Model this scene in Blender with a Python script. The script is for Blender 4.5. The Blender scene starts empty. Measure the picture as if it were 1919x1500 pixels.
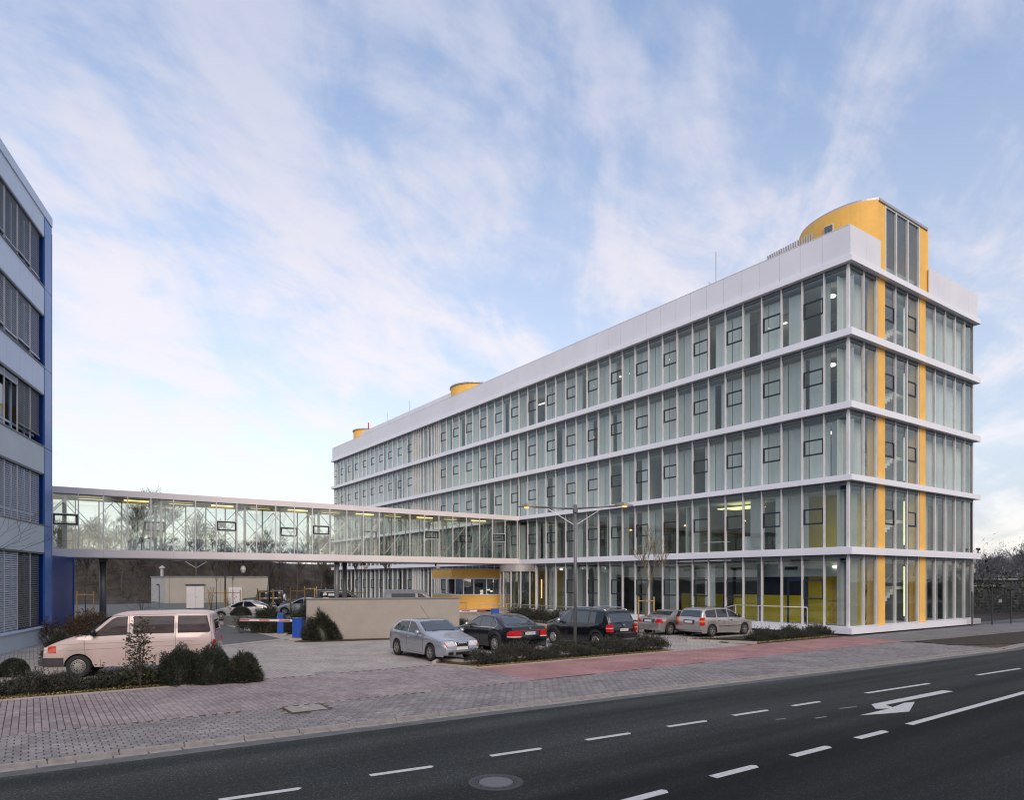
import bpy, math, random
import numpy as np
from mathutils import Vector, Matrix, Euler
random.seed(7); RNG = np.random.default_rng(7)
SC = bpy.context.scene
R = math.radians
# ---------------------------------------------------------------- camera
cam = bpy.data.cameras.new('camera'); camo = bpy.data.objects.new('camera', cam); SC.collection.objects.link(camo)
camo.location = (0, 0, 2.9); camo.rotation_euler = (R(90), 0, 0)
cam.sensor_width = 36; cam.lens = 36*1284/1919; cam.shift_y = (1086.5-750)/1919
cam.clip_start = 0.1; cam.clip_end = 3000
SC.camera = camo
# ---------------------------------------------------------------- world
W = bpy.data.worlds.new('World'); SC.world = W; W.use_nodes = True
nt = W.node_tree; N = nt.nodes; LK = nt.links; N.clear()
SUN_AZ = (0.15, -0.9887); SUN_EL = 36.0
def nd(t, **k):
    n = N.new(t)
    for a, b in k.items(): setattr(n, a, b)
    return n
def mth(op, a, b=None, clamp=False):
    n = nd('ShaderNodeMath', operation=op, use_clamp=clamp)
    for i, q in enumerate((a, b)):
        if q is None: continue
        if isinstance(q, (int, float)): n.inputs[i].default_value = q
        else: LK.new(q, n.inputs[i])
    return n.outputs[0]
tc = nd('ShaderNodeTexCoord'); sep = nd('ShaderNodeSeparateXYZ'); LK.new(tc.outputs['Generated'], sep.inputs[0])
zc = mth('MAXIMUM', sep.outputs[2], 0.0)
ramp = nd('ShaderNodeValToRGB'); LK.new(zc, ramp.inputs[0]); cr = ramp.color_ramp
stops = [(0.0, (.46, .43, .48)), (.07, (.55, .55, .61)), (.17, (.57, .62, .70)), (.30, (.49, .57, .72)), (.45, (.41, .50, .69)), (.60, (.28, .39, .62)), (1.0, (.26, .33, .50))]
cr.elements[0].position = 0; cr.elements[0].color = (*stops[0][1], 1)
cr.elements[1].position = 1; cr.elements[1].color = (*stops[-1][1], 1)
for p, c in stops[1:-1]:
    e = cr.elements.new(p); e.color = (*c, 1)
# brighter, warmer low sky toward the left of the view and on the sun's side behind the camera
def dirdot(x, y):
    n = nd('ShaderNodeVectorMath', operation='DOT_PRODUCT'); LK.new(tc.outputs['Generated'], n.inputs[0]); n.inputs[1].default_value = (x, y, 0); return n.outputs[1]
left = mth('MAXIMUM', dirdot(-.62, .78), 0.0); left = mth('POWER', left, 2.0)
low = mth('SUBTRACT', 1.0, mth('MULTIPLY', zc, 1.25), True)
back = mth('MAXIMUM', dirdot(-.35, -.94), 0.0)
sunw = mth('POWER', mth('MAXIMUM', dirdot(*SUN_AZ), 0.0), 2.0)
gl = mth('ADD', mth('MULTIPLY', mth('MULTIPLY', left, low), .62), mth('ADD', mth('MULTIPLY', mth('MULTIPLY', back, mth('ADD', low, .3)), .42), .93))
vm = nd('ShaderNodeVectorMath', operation='SCALE'); LK.new(ramp.outputs[0], vm.inputs[0]); LK.new(gl, vm.inputs['Scale'])
warm = nd('ShaderNodeMix', data_type='RGBA', blend_type='MIX'); LK.new(mth('MULTIPLY', mth('MULTIPLY', sunw, mth('POWER', low, 3.0)), .45), warm.inputs[0])
LK.new(vm.outputs[0], warm.inputs[6]); warm.inputs[7].default_value = (1.35, .98, .78, 1)
# streaked cirrus on a plane overhead, combed toward one horizon point
zz = mth('ADD', zc, .32)
px = mth('DIVIDE', sep.outputs[0], zz); py = mth('DIVIDE', sep.outputs[1], zz)
cmb = nd('ShaderNodeCombineXYZ'); LK.new(px, cmb.inputs[0]); LK.new(py, cmb.inputs[1])
mp = nd('ShaderNodeMapping'); LK.new(cmb.outputs[0], mp.inputs[0]); mp.vector_type = 'TEXTURE'; mp.inputs['Rotation'].default_value = (0, 0, R(-11)); mp.inputs['Scale'].default_value = (1/3.3, 1/1.45, 1); mp.inputs['Location'].default_value = (3.3, 1.7, 0)
n1 = nd('ShaderNodeTexNoise'); LK.new(mp.outputs[0], n1.inputs['Vector']); n1.inputs['Scale'].default_value = 1.55; n1.inputs['Detail'].default_value = 10; n1.inputs['Roughness'].default_value = .56; n1.inputs['Distortion'].default_value = .55
mp2 = nd('ShaderNodeMapping'); LK.new(cmb.outputs[0], mp2.inputs[0]); mp2.vector_type = 'TEXTURE'; mp2.inputs['Rotation'].default_value = (0, 0, R(-48)); mp2.inputs['Scale'].default_value = (1/4.6, 1/2.6, 1)
n2 = nd('ShaderNodeTexNoise'); LK.new(mp2.outputs[0], n2.inputs['Vector']); n2.inputs['Scale'].default_value = 1.7; n2.inputs['Detail'].default_value = 10; n2.inputs['Roughness'].default_value = .6; n2.inputs['Distortion'].default_value = .3
mp3 = nd('ShaderNodeMapping'); LK.new(cmb.outputs[0], mp3.inputs[0]); mp3.inputs['Scale'].default_value = (1.0, .8, 1); mp3.inputs['Location'].default_value = (.4, 5.1, 0)
n3 = nd('ShaderNodeTexNoise'); LK.new(mp3.outputs[0], n3.inputs['Vector']); n3.inputs['Scale'].default_value = 1.1; n3.inputs['Detail'].default_value = 3
den = mth('ADD', mth('MULTIPLY', n1.outputs[0], .50), mth('ADD', mth('MULTIPLY', n2.outputs[0], .38), mth('MULTIPLY', n3.outputs[0], .34)))
cr2 = nd('ShaderNodeMapRange', interpolation_type='SMOOTHSTEP'); LK.new(den, cr2.inputs[0]); cr2.inputs[1].default_value = .52; cr2.inputs[2].default_value = .71
fade = mth('MULTIPLY', cr2.outputs[0], mth('ADD', mth('MULTIPLY', low, .40), .48))
cl = nd('ShaderNodeMix', data_type='RGBA'); LK.new(mth('MULTIPLY', fade, 1.15, True), cl.inputs[0]); LK.new(warm.outputs[2], cl.inputs[6])
clc = nd('ShaderNodeValToRGB'); LK.new(zc, clc.inputs[0]); clc.color_ramp.elements[0].color = (.80, .74, .73, 1); clc.color_ramp.elements[0].position = .12
clc.color_ramp.elements[1].color = (.72, .70, .77, 1); clc.color_ramp.elements[1].position = .62
e = clc.color_ramp.elements.new(.36); e.color = (.94, .82, .78, 1)
LK.new(clc.outputs[0], cl.inputs[7])
nis = nd('ShaderNodeTexSky', sky_type='NISHITA'); nis.sun_disc = False; nis.sun_elevation = R(SUN_EL); nis.sun_rotation = math.atan2(SUN_AZ[0], SUN_AZ[1])
b1 = nd('ShaderNodeBackground'); LK.new(nis.outputs[0], b1.inputs[0]); b1.inputs[1].default_value = .05
b2 = nd('ShaderNodeBackground'); LK.new(cl.outputs[2], b2.inputs[0]); b2.inputs[1].default_value = .93
ad = nd('ShaderNodeAddShader'); LK.new(b1.outputs[0], ad.inputs[0]); LK.new(b2.outputs[0], ad.inputs[1])
wo = nd('ShaderNodeOutputWorld'); LK.new(ad.outputs[0], wo.inputs[0])
# ---------------------------------------------------------------- sun: high and soft, to light the ground, behind the camera on the right
sl = bpy.data.lights.new('sun', 'SUN'); so = bpy.data.objects.new('sun', sl); SC.collection.objects.link(so)
sl.energy = 2.1; sl.angle = R(32); sl.color = (1, .80, .64)
so.rotation_euler = Vector((SUN_AZ[0]*math.cos(R(SUN_EL)), SUN_AZ[1]*math.cos(R(SUN_EL)), math.sin(R(SUN_EL)))).to_track_quat('Z', 'Y').to_euler()
SC.view_settings.view_transform = 'Standard'; SC.view_settings.look = 'None'; SC.view_settings.exposure = 0; SC.view_settings.gamma = 1
SC.cycles.use_denoising = True; SC.cycles.filter_width = 1.15; SC.cycles.max_bounces = 7; SC.cycles.diffuse_bounces = 3; SC.cycles.glossy_bounces = 4
SC.cycles.transparent_max_bounces = 28; SC.cycles.sample_clamp_indirect = 6
SC.cycles.caustics_reflective = False; SC.cycles.caustics_refractive = False
# ---------------------------------------------------------------- helpers
ANG = math.atan2(.5747, .8184); CO = (17.3, 34.9)
def S2W(x, y): return (CO[0]+.8184*x-.5747*y, CO[1]+.5747*x+.8184*y)
def col(c): return (c[0], c[1], c[2], 1)
MATS = {}
def mat(name, c, rough=.6, metal=0., nscale=None, namt=.15, bump=0., bscale=None, emit=None, estr=1., spec=.5, coat=0., c2=None, lo=.3, hi=.7, detail=5, stretch=None, stain=0.):
    m = bpy.data.materials.new(name); m.use_nodes = True; t = m.node_tree; b = t.nodes['Principled BSDF']
    b.inputs['Base Color'].default_value = col(c); b.inputs['Roughness'].default_value = rough; b.inputs['Metallic'].default_value = metal
    b.inputs['Specular IOR Level'].default_value = spec; b.inputs['Coat Weight'].default_value = coat; b.inputs['Coat Roughness'].default_value = .04
    if emit: b.inputs['Emission Color'].default_value = col(emit); b.inputs['Emission Strength'].default_value = estr
    g = t.nodes.new('ShaderNodeNewGeometry'); vec = g.outputs['Position']
    if stretch:
        q = t.nodes.new('ShaderNodeMapping'); t.links.new(vec, q.inputs[0]); q.inputs['Scale'].default_value = stretch; vec = q.outputs[0]
    if nscale:
        n = t.nodes.new('ShaderNodeTexNoise'); t.links.new(vec, n.inputs['Vector']); n.inputs['Scale'].default_value = nscale; n.inputs['Detail'].default_value = detail; n.inputs['Roughness'].default_value = .6
        r = t.nodes.new('ShaderNodeValToRGB'); t.links.new(n.outputs[0], r.inputs[0])
        r.color_ramp.elements[0].position = lo; r.color_ramp.elements[1].position = hi
        r.color_ramp.elements[0].color = col([k*(1-namt) for k in c]); r.color_ramp.elements[1].color = col(c2 if c2 else [min(1, k*(1+namt)) for k in c])
        t.links.new(r.outputs[0], b.inputs['Base Color'])
        if stain:
            n_ = t.nodes.new('ShaderNodeTexNoise'); t.links.new(g.outputs['Position'], n_.inputs['Vector']); n_.inputs['Scale'].default_value = .55; n_.inputs['Detail'].default_value = 8; n_.inputs['Roughness'].default_value = .65
            q_ = t.nodes.new('ShaderNodeValToRGB'); t.links.new(n_.outputs[0], q_.inputs[0]); q_.color_ramp.elements[0].position = .33; q_.color_ramp.elements[1].position = .68
            q_.color_ramp.elements[0].color = (1-stain, 1-stain, 1-stain*.9, 1); q_.color_ramp.elements[1].color = (1+stain*.35,)*3+(1,)
            x_ = t.nodes.new('ShaderNodeMix'); x_.data_type = 'RGBA'; x_.blend_type = 'MULTIPLY'; x_.inputs[0].default_value = 1
            t.links.new(r.outputs[0], x_.inputs[6]); t.links.new(q_.outputs[0], x_.inputs[7]); t.links.new(x_.outputs[2], b.inputs['Base Color'])
    if bump:
        n = t.nodes.new('ShaderNodeTexNoise'); t.links.new(g.outputs['Position'], n.inputs['Vector']); n.inputs['Scale'].default_value = bscale or 60; n.inputs['Detail'].default_value = 3
        bp = t.nodes.new('ShaderNodeBump'); t.links.new(n.outputs[0], bp.inputs['Height']); bp.inputs['Strength'].default_value = bump; bp.inputs['Distance'].default_value = .01
        t.links.new(bp.outputs[0], b.inputs['Normal'])
    MATS[name] = m; return m
def glassmat(name, tint, base, refl=(.95, .98, 1), rough=.012, ior=1.5, wob=0.):
    m = bpy.data.materials.new(name); m.use_nodes = True; t = m.node_tree; t.nodes.clear()
    o = t.nodes.new('ShaderNodeOutputMaterial'); mx = t.nodes.new('ShaderNodeMixShader'); tr = t.nodes.new('ShaderNodeBsdfTransparent'); gl = t.nodes.new('ShaderNodeBsdfGlossy')
    tr.inputs[0].default_value = col(tint); gl.inputs[0].default_value = col(refl); gl.inputs['Roughness'].default_value = rough
    f = t.nodes.new('ShaderNodeFresnel'); gg = t.nodes.new('ShaderNodeNewGeometry')
    mr = t.nodes.new('ShaderNodeMapRange'); t.links.new(gg.outputs['Backfacing'], mr.inputs[0]); mr.inputs[3].default_value = ior; mr.inputs[4].default_value = 1/ior; t.links.new(mr.outputs[0], f.inputs[0])
    a = t.nodes.new('ShaderNodeMath'); a.operation = 'MULTIPLY_ADD'; t.links.new(f.outputs[0], a.inputs[0]); a.inputs[1].default_value = 1-base; a.inputs[2].default_value = base; a.use_clamp = True
    if wob:
        g = t.nodes.new('ShaderNodeNewGeometry'); n = t.nodes.new('ShaderNodeTexNoise'); t.links.new(g.outputs['Position'], n.inputs['Vector']); n.inputs['Scale'].default_value = .55; n.inputs['Detail'].default_value = 1
        bp = t.nodes.new('ShaderNodeBump'); t.links.new(n.outputs[0], bp.inputs['Height']); bp.inputs['Strength'].default_value = 1; bp.inputs['Distance'].default_value = wob
        t.links.new(bp.outputs[0], gl.inputs['Normal'])
    t.links.new(a.outputs[0], mx.inputs[0]); t.links.new(tr.outputs[0], mx.inputs[1]); t.links.new(gl.outputs[0], mx.inputs[2]); t.links.new(mx.outputs[0], o.inputs[0])
    MATS[name] = m; return m
def M(n): return MATS[n]
def link(o): SC.collection.objects.link(o); return o
def tag(o, label=None, cat=None, group=None, kind=None):
    if label: o['label'] = label
    if cat: o['category'] = cat
    if group: o['group'] = group
    if kind: o['kind'] = kind
    return o
def empty(name, loc=(0, 0, 0), rz=0):
    o = bpy.data.objects.new(name, None); o.location = loc; o.rotation_euler = (0, 0, rz); o.empty_display_size = .3; return link(o)
class MB:
    def __init__(s): s.v = []; s.f = []; s.m = []
    def add(s, vs, fs, mi=0):
        k = len(s.v); s.v.extend(vs)
        for f in fs: s.f.append([k+i for i in f]); s.m.append(mi)
    def box(s, x0, y0, z0, x1, y1, z1, mi=0):
        s.add([(x0, y0, z0), (x1, y0, z0), (x1, y1, z0), (x0, y1, z0), (x0, y0, z1), (x1, y0, z1), (x1, y1, z1), (x0, y1, z1)],
              [(3, 2, 1, 0), (4, 5, 6, 7), (0, 1, 5, 4), (1, 2, 6, 5), (2, 3, 7, 6), (3, 0, 4, 7)], mi)
    def bbox(s, x0, y0, z0, x1, y1, z1, b=.02, mi=0):   # box with chamfered top rim
        vs = [(x0, y0, z0), (x1, y0, z0), (x1, y1, z0), (x0, y1, z0), (x0, y0, z1-b), (x1, y0, z1-b), (x1, y1, z1-b), (x0, y1, z1-b),
              (x0+b, y0+b, z1), (x1-b, y0+b, z1), (x1-b, y1-b, z1), (x0+b, y1-b, z1)]
        fs = [(3, 2, 1, 0), (8, 9, 10, 11)]
        for a in range(4):
            c = (a+1) % 4; fs += [(a, c, c+4, a+4), (a+4, c+4, c+8, a+8)]
        s.add(vs, fs, mi)
    def prism(s, poly, z0, z1, mi=0):
        n = len(poly); A = sum(poly[i][0]*poly[(i+1) % n][1]-poly[(i+1) % n][0]*poly[i][1] for i in range(n))
        if A < 0: poly = poly[::-1]
        s.add([(x, y, z0) for x, y in poly]+[(x, y, z1) for x, y in poly], [tuple(range(n-1, -1, -1)), tuple(range(n, 2*n))]+[(i, (i+1) % n, (i+1) % n+n, i+n) for i in range(n)], mi)
    def tube(s, pts, rad, n=8, mi=0, cap=True):
        pts = [Vector(p) for p in pts]; k = len(pts)
        if isinstance(rad, (int, float)): rad = [rad]*k
        vs = []; fs = []
        for i, p in enumerate(pts):
            d = (pts[min(i+1, k-1)]-pts[max(i-1, 0)]).normalized()
            a = d.orthogonal().normalized() if abs(d.z) < .99 else Vector((1, 0, 0)); a = (a-d*a.dot(d)).normalized(); b = d.cross(a)
            if i == 0: ra = a
            else:
                a = (ra-d*ra.dot(d)).normalized(); b = d.cross(a); ra = a
            for j in range(n):
                t = 2*math.pi*j/n; vs.append(tuple(p+(a*math.cos(t)+b*math.sin(t))*rad[i]))
        for i in range(k-1):
            for j in range(n):
                q = (j+1) % n; fs.append((i*n+j, i*n+q, (i+1)*n+q, (i+1)*n+j))
        if cap: fs += [tuple(range(n-1, -1, -1)), tuple(range((k-1)*n, k*n))]
        s.add(vs, fs, mi)
    def lathe(s, prof, c=(0, 0, 0), axis='z', n=24, mi=0, caps=True):   # prof: (r, h)
        vs = []; k = len(prof)
        for r, h in prof:
            for j in range(n):
                t = 2*math.pi*j/n; a, b = r*math.cos(t), r*math.sin(t)
                vs.append({'z': (c[0]+a, c[1]+b, c[2]+h), 'y': (c[0]+a, c[1]+h, c[2]-b), 'x': (c[0]+h, c[1]+a, c[2]+b)}[axis])
        fs = [(i*n+j, i*n+(j+1) % n, (i+1)*n+(j+1) % n, (i+1)*n+j) for i in range(k-1) for j in range(n)]
        if caps and prof[0][0] > 1e-4: fs.append(tuple(range(n-1, -1, -1)))
        if caps and prof[-1][0] > 1e-4: fs.append(tuple(range((k-1)*n, k*n)))
        s.add(vs, fs, mi)
    def mesh(s, name, mats, smooth=False):
        me = bpy.data.meshes.new(name); me.from_pydata(s.v, [], s.f)
        for m in (mats if isinstance(mats, (list, tuple)) else [mats]): me.materials.append(M(m) if isinstance(m, str) else m)
        if any(s.m): me.polygons.foreach_set('material_index', s.m)
        if smooth: me.polygons.foreach_set('use_smooth', [True]*len(me.polygons))
        me.update(); return me
    def build(s, name, mats, parent=None, loc=None, rz=None, smooth=False, kind=None):
        o = bpy.data.objects.new(name, s.mesh(name, mats, smooth)); link(o)
        if parent: o.parent = parent
        if loc: o.location = loc
        if rz is not None: o.rotation_euler = (0, 0, rz)
        if kind: o['kind'] = kind
        return o
def site(o):                                  # place a mesh modelled in site coordinates
    o.location = (CO[0], CO[1], 0); o.rotation_euler = (0, 0, ANG); return o
_cub = {}
def cubemesh(m, name='piece'):
    k = (m, name)
    if k not in _cub:
        b = MB(); b.box(-.5, -.5, -.5, .5, .5, .5); _cub[k] = b.mesh(name, m)
    return _cub[k]
def bx(name, x0, y0, z0, x1, y1, z1, m, parent=None, rz=None, kind=None, label=None):
    o = bpy.data.objects.new(name, cubemesh(m, name)); link(o)
    o.location = ((x0+x1)/2, (y0+y1)/2, (z0+z1)/2); o.scale = (abs(x1-x0), abs(y1-y0), abs(z1-z0))
    if parent: o.parent = parent
    if rz: o.rotation_euler = (0, 0, rz)
    if kind: o['kind'] = kind
    if label: o['label'] = label
    return o
def pieces(name, boxes, m, parent, cap=290, key=None, jit=0.):
    """boxes (x0,y0,z0,x1,y1,z1[,mat]) each a part; past the cap the farthest are joined"""
    mw = parent.matrix_world if parent else Matrix()
    mw = Matrix.Translation(parent.location) @ parent.rotation_euler.to_matrix().to_4x4()
    def size(b):
        c = mw @ Vector(((b[0]+b[3])/2, (b[1]+b[4])/2, (b[2]+b[5])/2)); return -max(b[3]-b[0], b[4]-b[1], b[5]-b[2])/max(1, c.y)
    bs = sorted(boxes, key=size); out = []
    for b in bs[:cap]:
        mm = b[6] if len(b) > 6 else m
        o = bx(name, *b[:6], mm, parent)
        if jit: o.rotation_euler = (random.gauss(0, jit), random.gauss(0, jit), random.gauss(0, jit))
        out.append(o)
    rest = bs[cap:]
    if rest:
        ms = sorted({(b[6] if len(b) > 6 else m) for b in rest}); q = MB()
        for b in rest: q.box(*b[:6], mi=ms.index(b[6] if len(b) > 6 else m))
        q.build(name, ms, parent, kind='stuff')
    return out
def text(name, s, size, m, parent, loc, rot, align='CENTER', ext=.001):
    c = bpy.data.curves.new(name, 'FONT'); c.body = s; c.size = size; c.align_x = align; c.align_y = 'CENTER'; c.extrude = ext
    c.materials.append(M(m)); t_ = bpy.data.objects.new(name, c); link(t_); bpy.context.view_layer.update(); me = bpy.data.meshes.new_from_object(t_.evaluated_get(bpy.context.evaluated_depsgraph_get())); bpy.data.objects.remove(t_)
    o = bpy.data.objects.new(name, me); link(o); o.parent = parent; o.location = loc; o.rotation_euler = rot; return o
def npmesh(name, V, F, m, parent=None, kind=None, smooth=False):    # V (n,3), F (k,3|4)
    me = bpy.data.meshes.new(name); nv = len(V); nf, q = F.shape
    me.vertices.add(nv); me.vertices.foreach_set('co', np.asarray(V, np.float32).ravel())
    me.loops.add(nf*q); me.loops.foreach_set('vertex_index', F.astype(np.int32).ravel())
    me.polygons.add(nf); me.polygons.foreach_set('loop_start', np.arange(0, nf*q, q, dtype=np.int32)); me.polygons.foreach_set('loop_total', np.full(nf, q, np.int32))
    me.materials.append(M(m)); me.update(); me.validate()
    o = bpy.data.objects.new(name, me); link(o)
    if parent: o.parent = parent
    if kind: o['kind'] = kind
    return o
# ---------------------------------------------------------------- materials
mat('asphalt', (.050, .057, .060), .9, spec=.22, nscale=.35, namt=.22, bump=.5, bscale=90, stretch=(1, 1, 1), detail=8)
mat('asphalt_edge', (.11, .115, .115), .85, nscale=3, namt=.25, bump=.4, bscale=90)
mat('tar', (.028, .032, .034), .8, nscale=6, namt=.2, bump=.3)
mat('road_paint', (.52, .53, .52), .7, nscale=14, namt=.16, bump=.3)
mat('old_paint', (.22, .23, .23), .8, nscale=5, namt=.3)
mat('kerb', (.29, .275, .26), .85, nscale=7, namt=.22, bump=.4, bscale=120)
mat('kerb_sand', (.13, .095, .05), .95, nscale=9, namt=.4, bump=.4)
mat('joint', (.052, .045, .038), .95, nscale=6, namt=.4, c2=(.11, .075, .04))
for i, k in enumerate((.88, 1., 1.12)):
    mat('paver_grey%d' % i, (.25*k, .238*k, .24*k), .85, stain=.32, nscale=12, namt=.18, bump=.4, bscale=150)
    mat('paver_pink%d' % i, (.31*k, .265*k, .265*k), .85, stain=.3, nscale=12, namt=.16, bump=.4, bscale=150)
mat('soil', (.035, .028, .02), .95, nscale=5, namt=.5, bump=.9, bscale=25)
mat('soil_red', (.055, .036, .026), .95, nscale=5, namt=.4, bump=.9, bscale=25)
mat('mulch', (.06, .045, .022), .95, nscale=9, namt=.5, bump=.9, bscale=40, c2=(.16, .11, .03), lo=.4, hi=.75)
mat('lawn', (.035, .042, .022), .95, nscale=6, namt=.4, bump=.9, bscale=40)
mat('ground', (.09, .088, .085), .9, nscale=.6, namt=.3, bump=.3, bscale=30)
mat('bank', (.045, .037, .028), .98, nscale=.6, namt=.55, bump=1, bscale=3)
mat('concrete_pale', (.40, .36, .31), .85, nscale=2, namt=.12, bump=.2)
mat('slab_white', (.80, .82, .88), .38, nscale=.25, namt=.05)
mat('parapet', (.72, .735, .79), .42, nscale=.3, namt=.05)
mat('bridge_white', (.80, .745, .745), .42, nscale=.4, namt=.05)
mat('alu', (.70, .69, .70), .45, metal=.1, nscale=2, namt=.08)
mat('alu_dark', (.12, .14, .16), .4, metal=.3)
mat('steel', (.16, .165, .17), .45, metal=.3, nscale=3, namt=.15)
mat('steel_dark', (.045, .05, .056), .45, nscale=3, namt=.2)
mat('galv', (.52, .50, .48), .35, metal=.6)
mat('yellow', (.86, .50, .115), .7, nscale=1.5, namt=.07, bump=.25, bscale=80)
mat('yellow_in', (.74, .52, .02), .6, nscale=1, namt=.08)
mat('orange_door', (.55, .30, .015), .5)
mat('roofcap', (.42, .43, .45), .4, metal=.4)
mat('black', (.010, .011, .012), .5)
mat('frame_dark', (.016, .024, .036), .55)
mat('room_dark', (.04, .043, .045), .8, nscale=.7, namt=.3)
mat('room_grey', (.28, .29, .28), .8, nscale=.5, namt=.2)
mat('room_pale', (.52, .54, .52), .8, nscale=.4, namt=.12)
mat('floor_in', (.11, .11, .10), .6)
mat('ceil_in', (.48, .49, .47), .8)
mat('lamp', (.9, .85, .7), .5, emit=(1, .93, .75), estr=2.4)
mat('lamp_warm', (.9, .5, .3), .5, emit=(1, .45, .18), estr=2.2)
mat('tube_light', (.9, .9, .7), .5, emit=(.90, .85, .38), estr=1.35)
mat('tube_pale', (.8, .84, .8), .5, emit=(.8, .9, .85), estr=.5)
mat('bridge_light', (.9, .9, .6), .5, emit=(1, .86, .42), estr=2.0)
mat('bridge_ceiling', (.62, .56, .30), .7)  # warm glow of the bridge lighting put into the ceiling's base colour
mat('lid_grey', (.13, .135, .14), .7, nscale=20, namt=.2)
mat('street_glow', (.9, .6, .25), .5, emit=(1, .62, .20), estr=1.1)
for i, k in enumerate((.20, .40, .58, .72)): mat('blind%d' % i, (k*.98, k, k*.99), .8, nscale=4, namt=.10, stretch=(1, 1, .05))
glassmat('glass', (.92, .96, .948), .0, refl=(.90, .96, .97), wob=.004, ior=1.46)
glassmat('glass_bridge', (.94, .96, .93), .05, ior=1.4)
glassmat('glass_tower', (.55, .62, .62), .25, wob=.004)
glassmat('glass_dark', (.35, .40, .42), .10)
mat('blue_panel', (.05, .16, .46), .16, nscale=.6, namt=.12, spec=.25)
mat('blue_wall', (.005, .035, .21), .35, nscale=.5, namt=.15)
mat('grey_panel', (.60, .68, .84), .5, nscale=.5, namt=.06)
mat('grey_panel_low', (.54, .61, .65), .55, nscale=.5, namt=.06)
mat('slat', (.36, .40, .46), .4, metal=.3)
mat('slat_dark', (.035, .035, .036), .4)
mat('plaster', (.36, .33, .295), .9, nscale=1, namt=.08, bump=.5, bscale=45)
mat('wall_cap', (.22, .21, .20), .8)
mat('shed_wall', (.42, .40, .35), .9, nscale=.8, namt=.08)
mat('shed_wall_side', (.40, .40, .38), .9, nscale=.8, namt=.08)
mat('shed_plinth', (.17, .20, .21), .9)
mat('white_paint', (.72, .70, .70), .45, nscale=2, namt=.04)
mat('blue_paint', (.022, .085, .42), .35, nscale=3, namt=.1)
mat('red_paint', (.50, .035, .035), .5)
mat('wood', (.42, .27, .10), .75, nscale=5, namt=.25, stretch=(3, 3, .5))
mat('pallet_wood', (.50, .30, .12), .8, nscale=6, namt=.25)
mat('stone_grey', (.23, .235, .24), .9, nscale=6, namt=.25, bump=.5)
mat('bark', (.075, .062, .050), .9, nscale=10, namt=.35)
mat('bark_light', (.20, .165, .095), .9, nscale=10, namt=.3)
mat('twig_brown', (.060, .048, .038), .95, nscale=.35, namt=.5)
mat('twig_grey', (.115, .12, .135), .95, nscale=.3, namt=.4)
mat('leaf_dark', (.028, .034, .022), .55, nscale=6, namt=.5, c2=(.055, .062, .040))
mat('leaf_box', (.024, .031, .022), .5, nscale=9, namt=.5, c2=(.045, .058, .038))
mat('leaf_yew', (.030, .036, .026), .55, nscale=5, namt=.55, c2=(.070, .073, .050))
mat('leaf_gloss', (.050, .055, .022), .35, nscale=8, namt=.4)
mat('leaf_brown', (.10, .06, .03), .7, nscale=5, namt=.4)
mat('litter', (.30, .19, .05), .8, nscale=15, namt=.5, c2=(.50, .38, .14))
mat('tyre', (.018, .018, .019), .8)
mat('rim', (.42, .41, .40), .35, metal=.7)
mat('rim_bright', (.62, .61, .60), .28, metal=.7)
mat('chrome', (.75, .75, .76), .15, metal=1)
mat('plastic', (.035, .036, .038), .55)
mat('plastic_grey', (.05, .052, .06), .6)
mat('tail_red', (.50, .012, .018), .15, coat=1, emit=(.6, .01, .01), estr=.12)
mat('tail_clear', (.65, .60, .58), .2, coat=1)
mat('indicator', (.55, .05, .02), .2, coat=1)
mat('amber', (.70, .33, .04), .25, coat=1)
mat('headlamp', (.62, .60, .60), .12, coat=1, nscale=14, namt=.35)
mat('plate', (.74, .72, .70), .5)
mat('plate_blue', (.03, .08, .5), .5)
mat('navy', (.02, .035, .075), .4)
mat('ink', (.015, .015, .02), .5)
mat('interior', (.03, .03, .032), .8)
def carpaint(n, c, metal, rough=.28): return mat('paint_'+n, c, rough, metal=metal, coat=.8, nscale=2.5, namt=.04)
carpaint('silver', (.42, .44, .48), .55); carpaint('black', (.006, .008, .011), .1, .2); carpaint('van', (.54, .44, .42), 0., .42)
carpaint('opel', (.50, .47, .45), .5); carpaint('merc', (.36, .345, .34), .55); carpaint('peugeot', (.62, .63, .66), .4); carpaint('white', (.72, .68, .67), 0, .4)
carpaint('jeep', (.012, .012, .014), .05, .35)
m = mat('carglass', (.012, .016, .018), .03, spec=.6, coat=.2)
mat('carglass_clear', (.05, .065, .08), .03, spec=.7, coat=.3)
mat('vanglass', (.075, .06, .06), .05, spec=.5, coat=0, nscale=1.6, namt=.35, stretch=(1, 1, 4))
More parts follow.
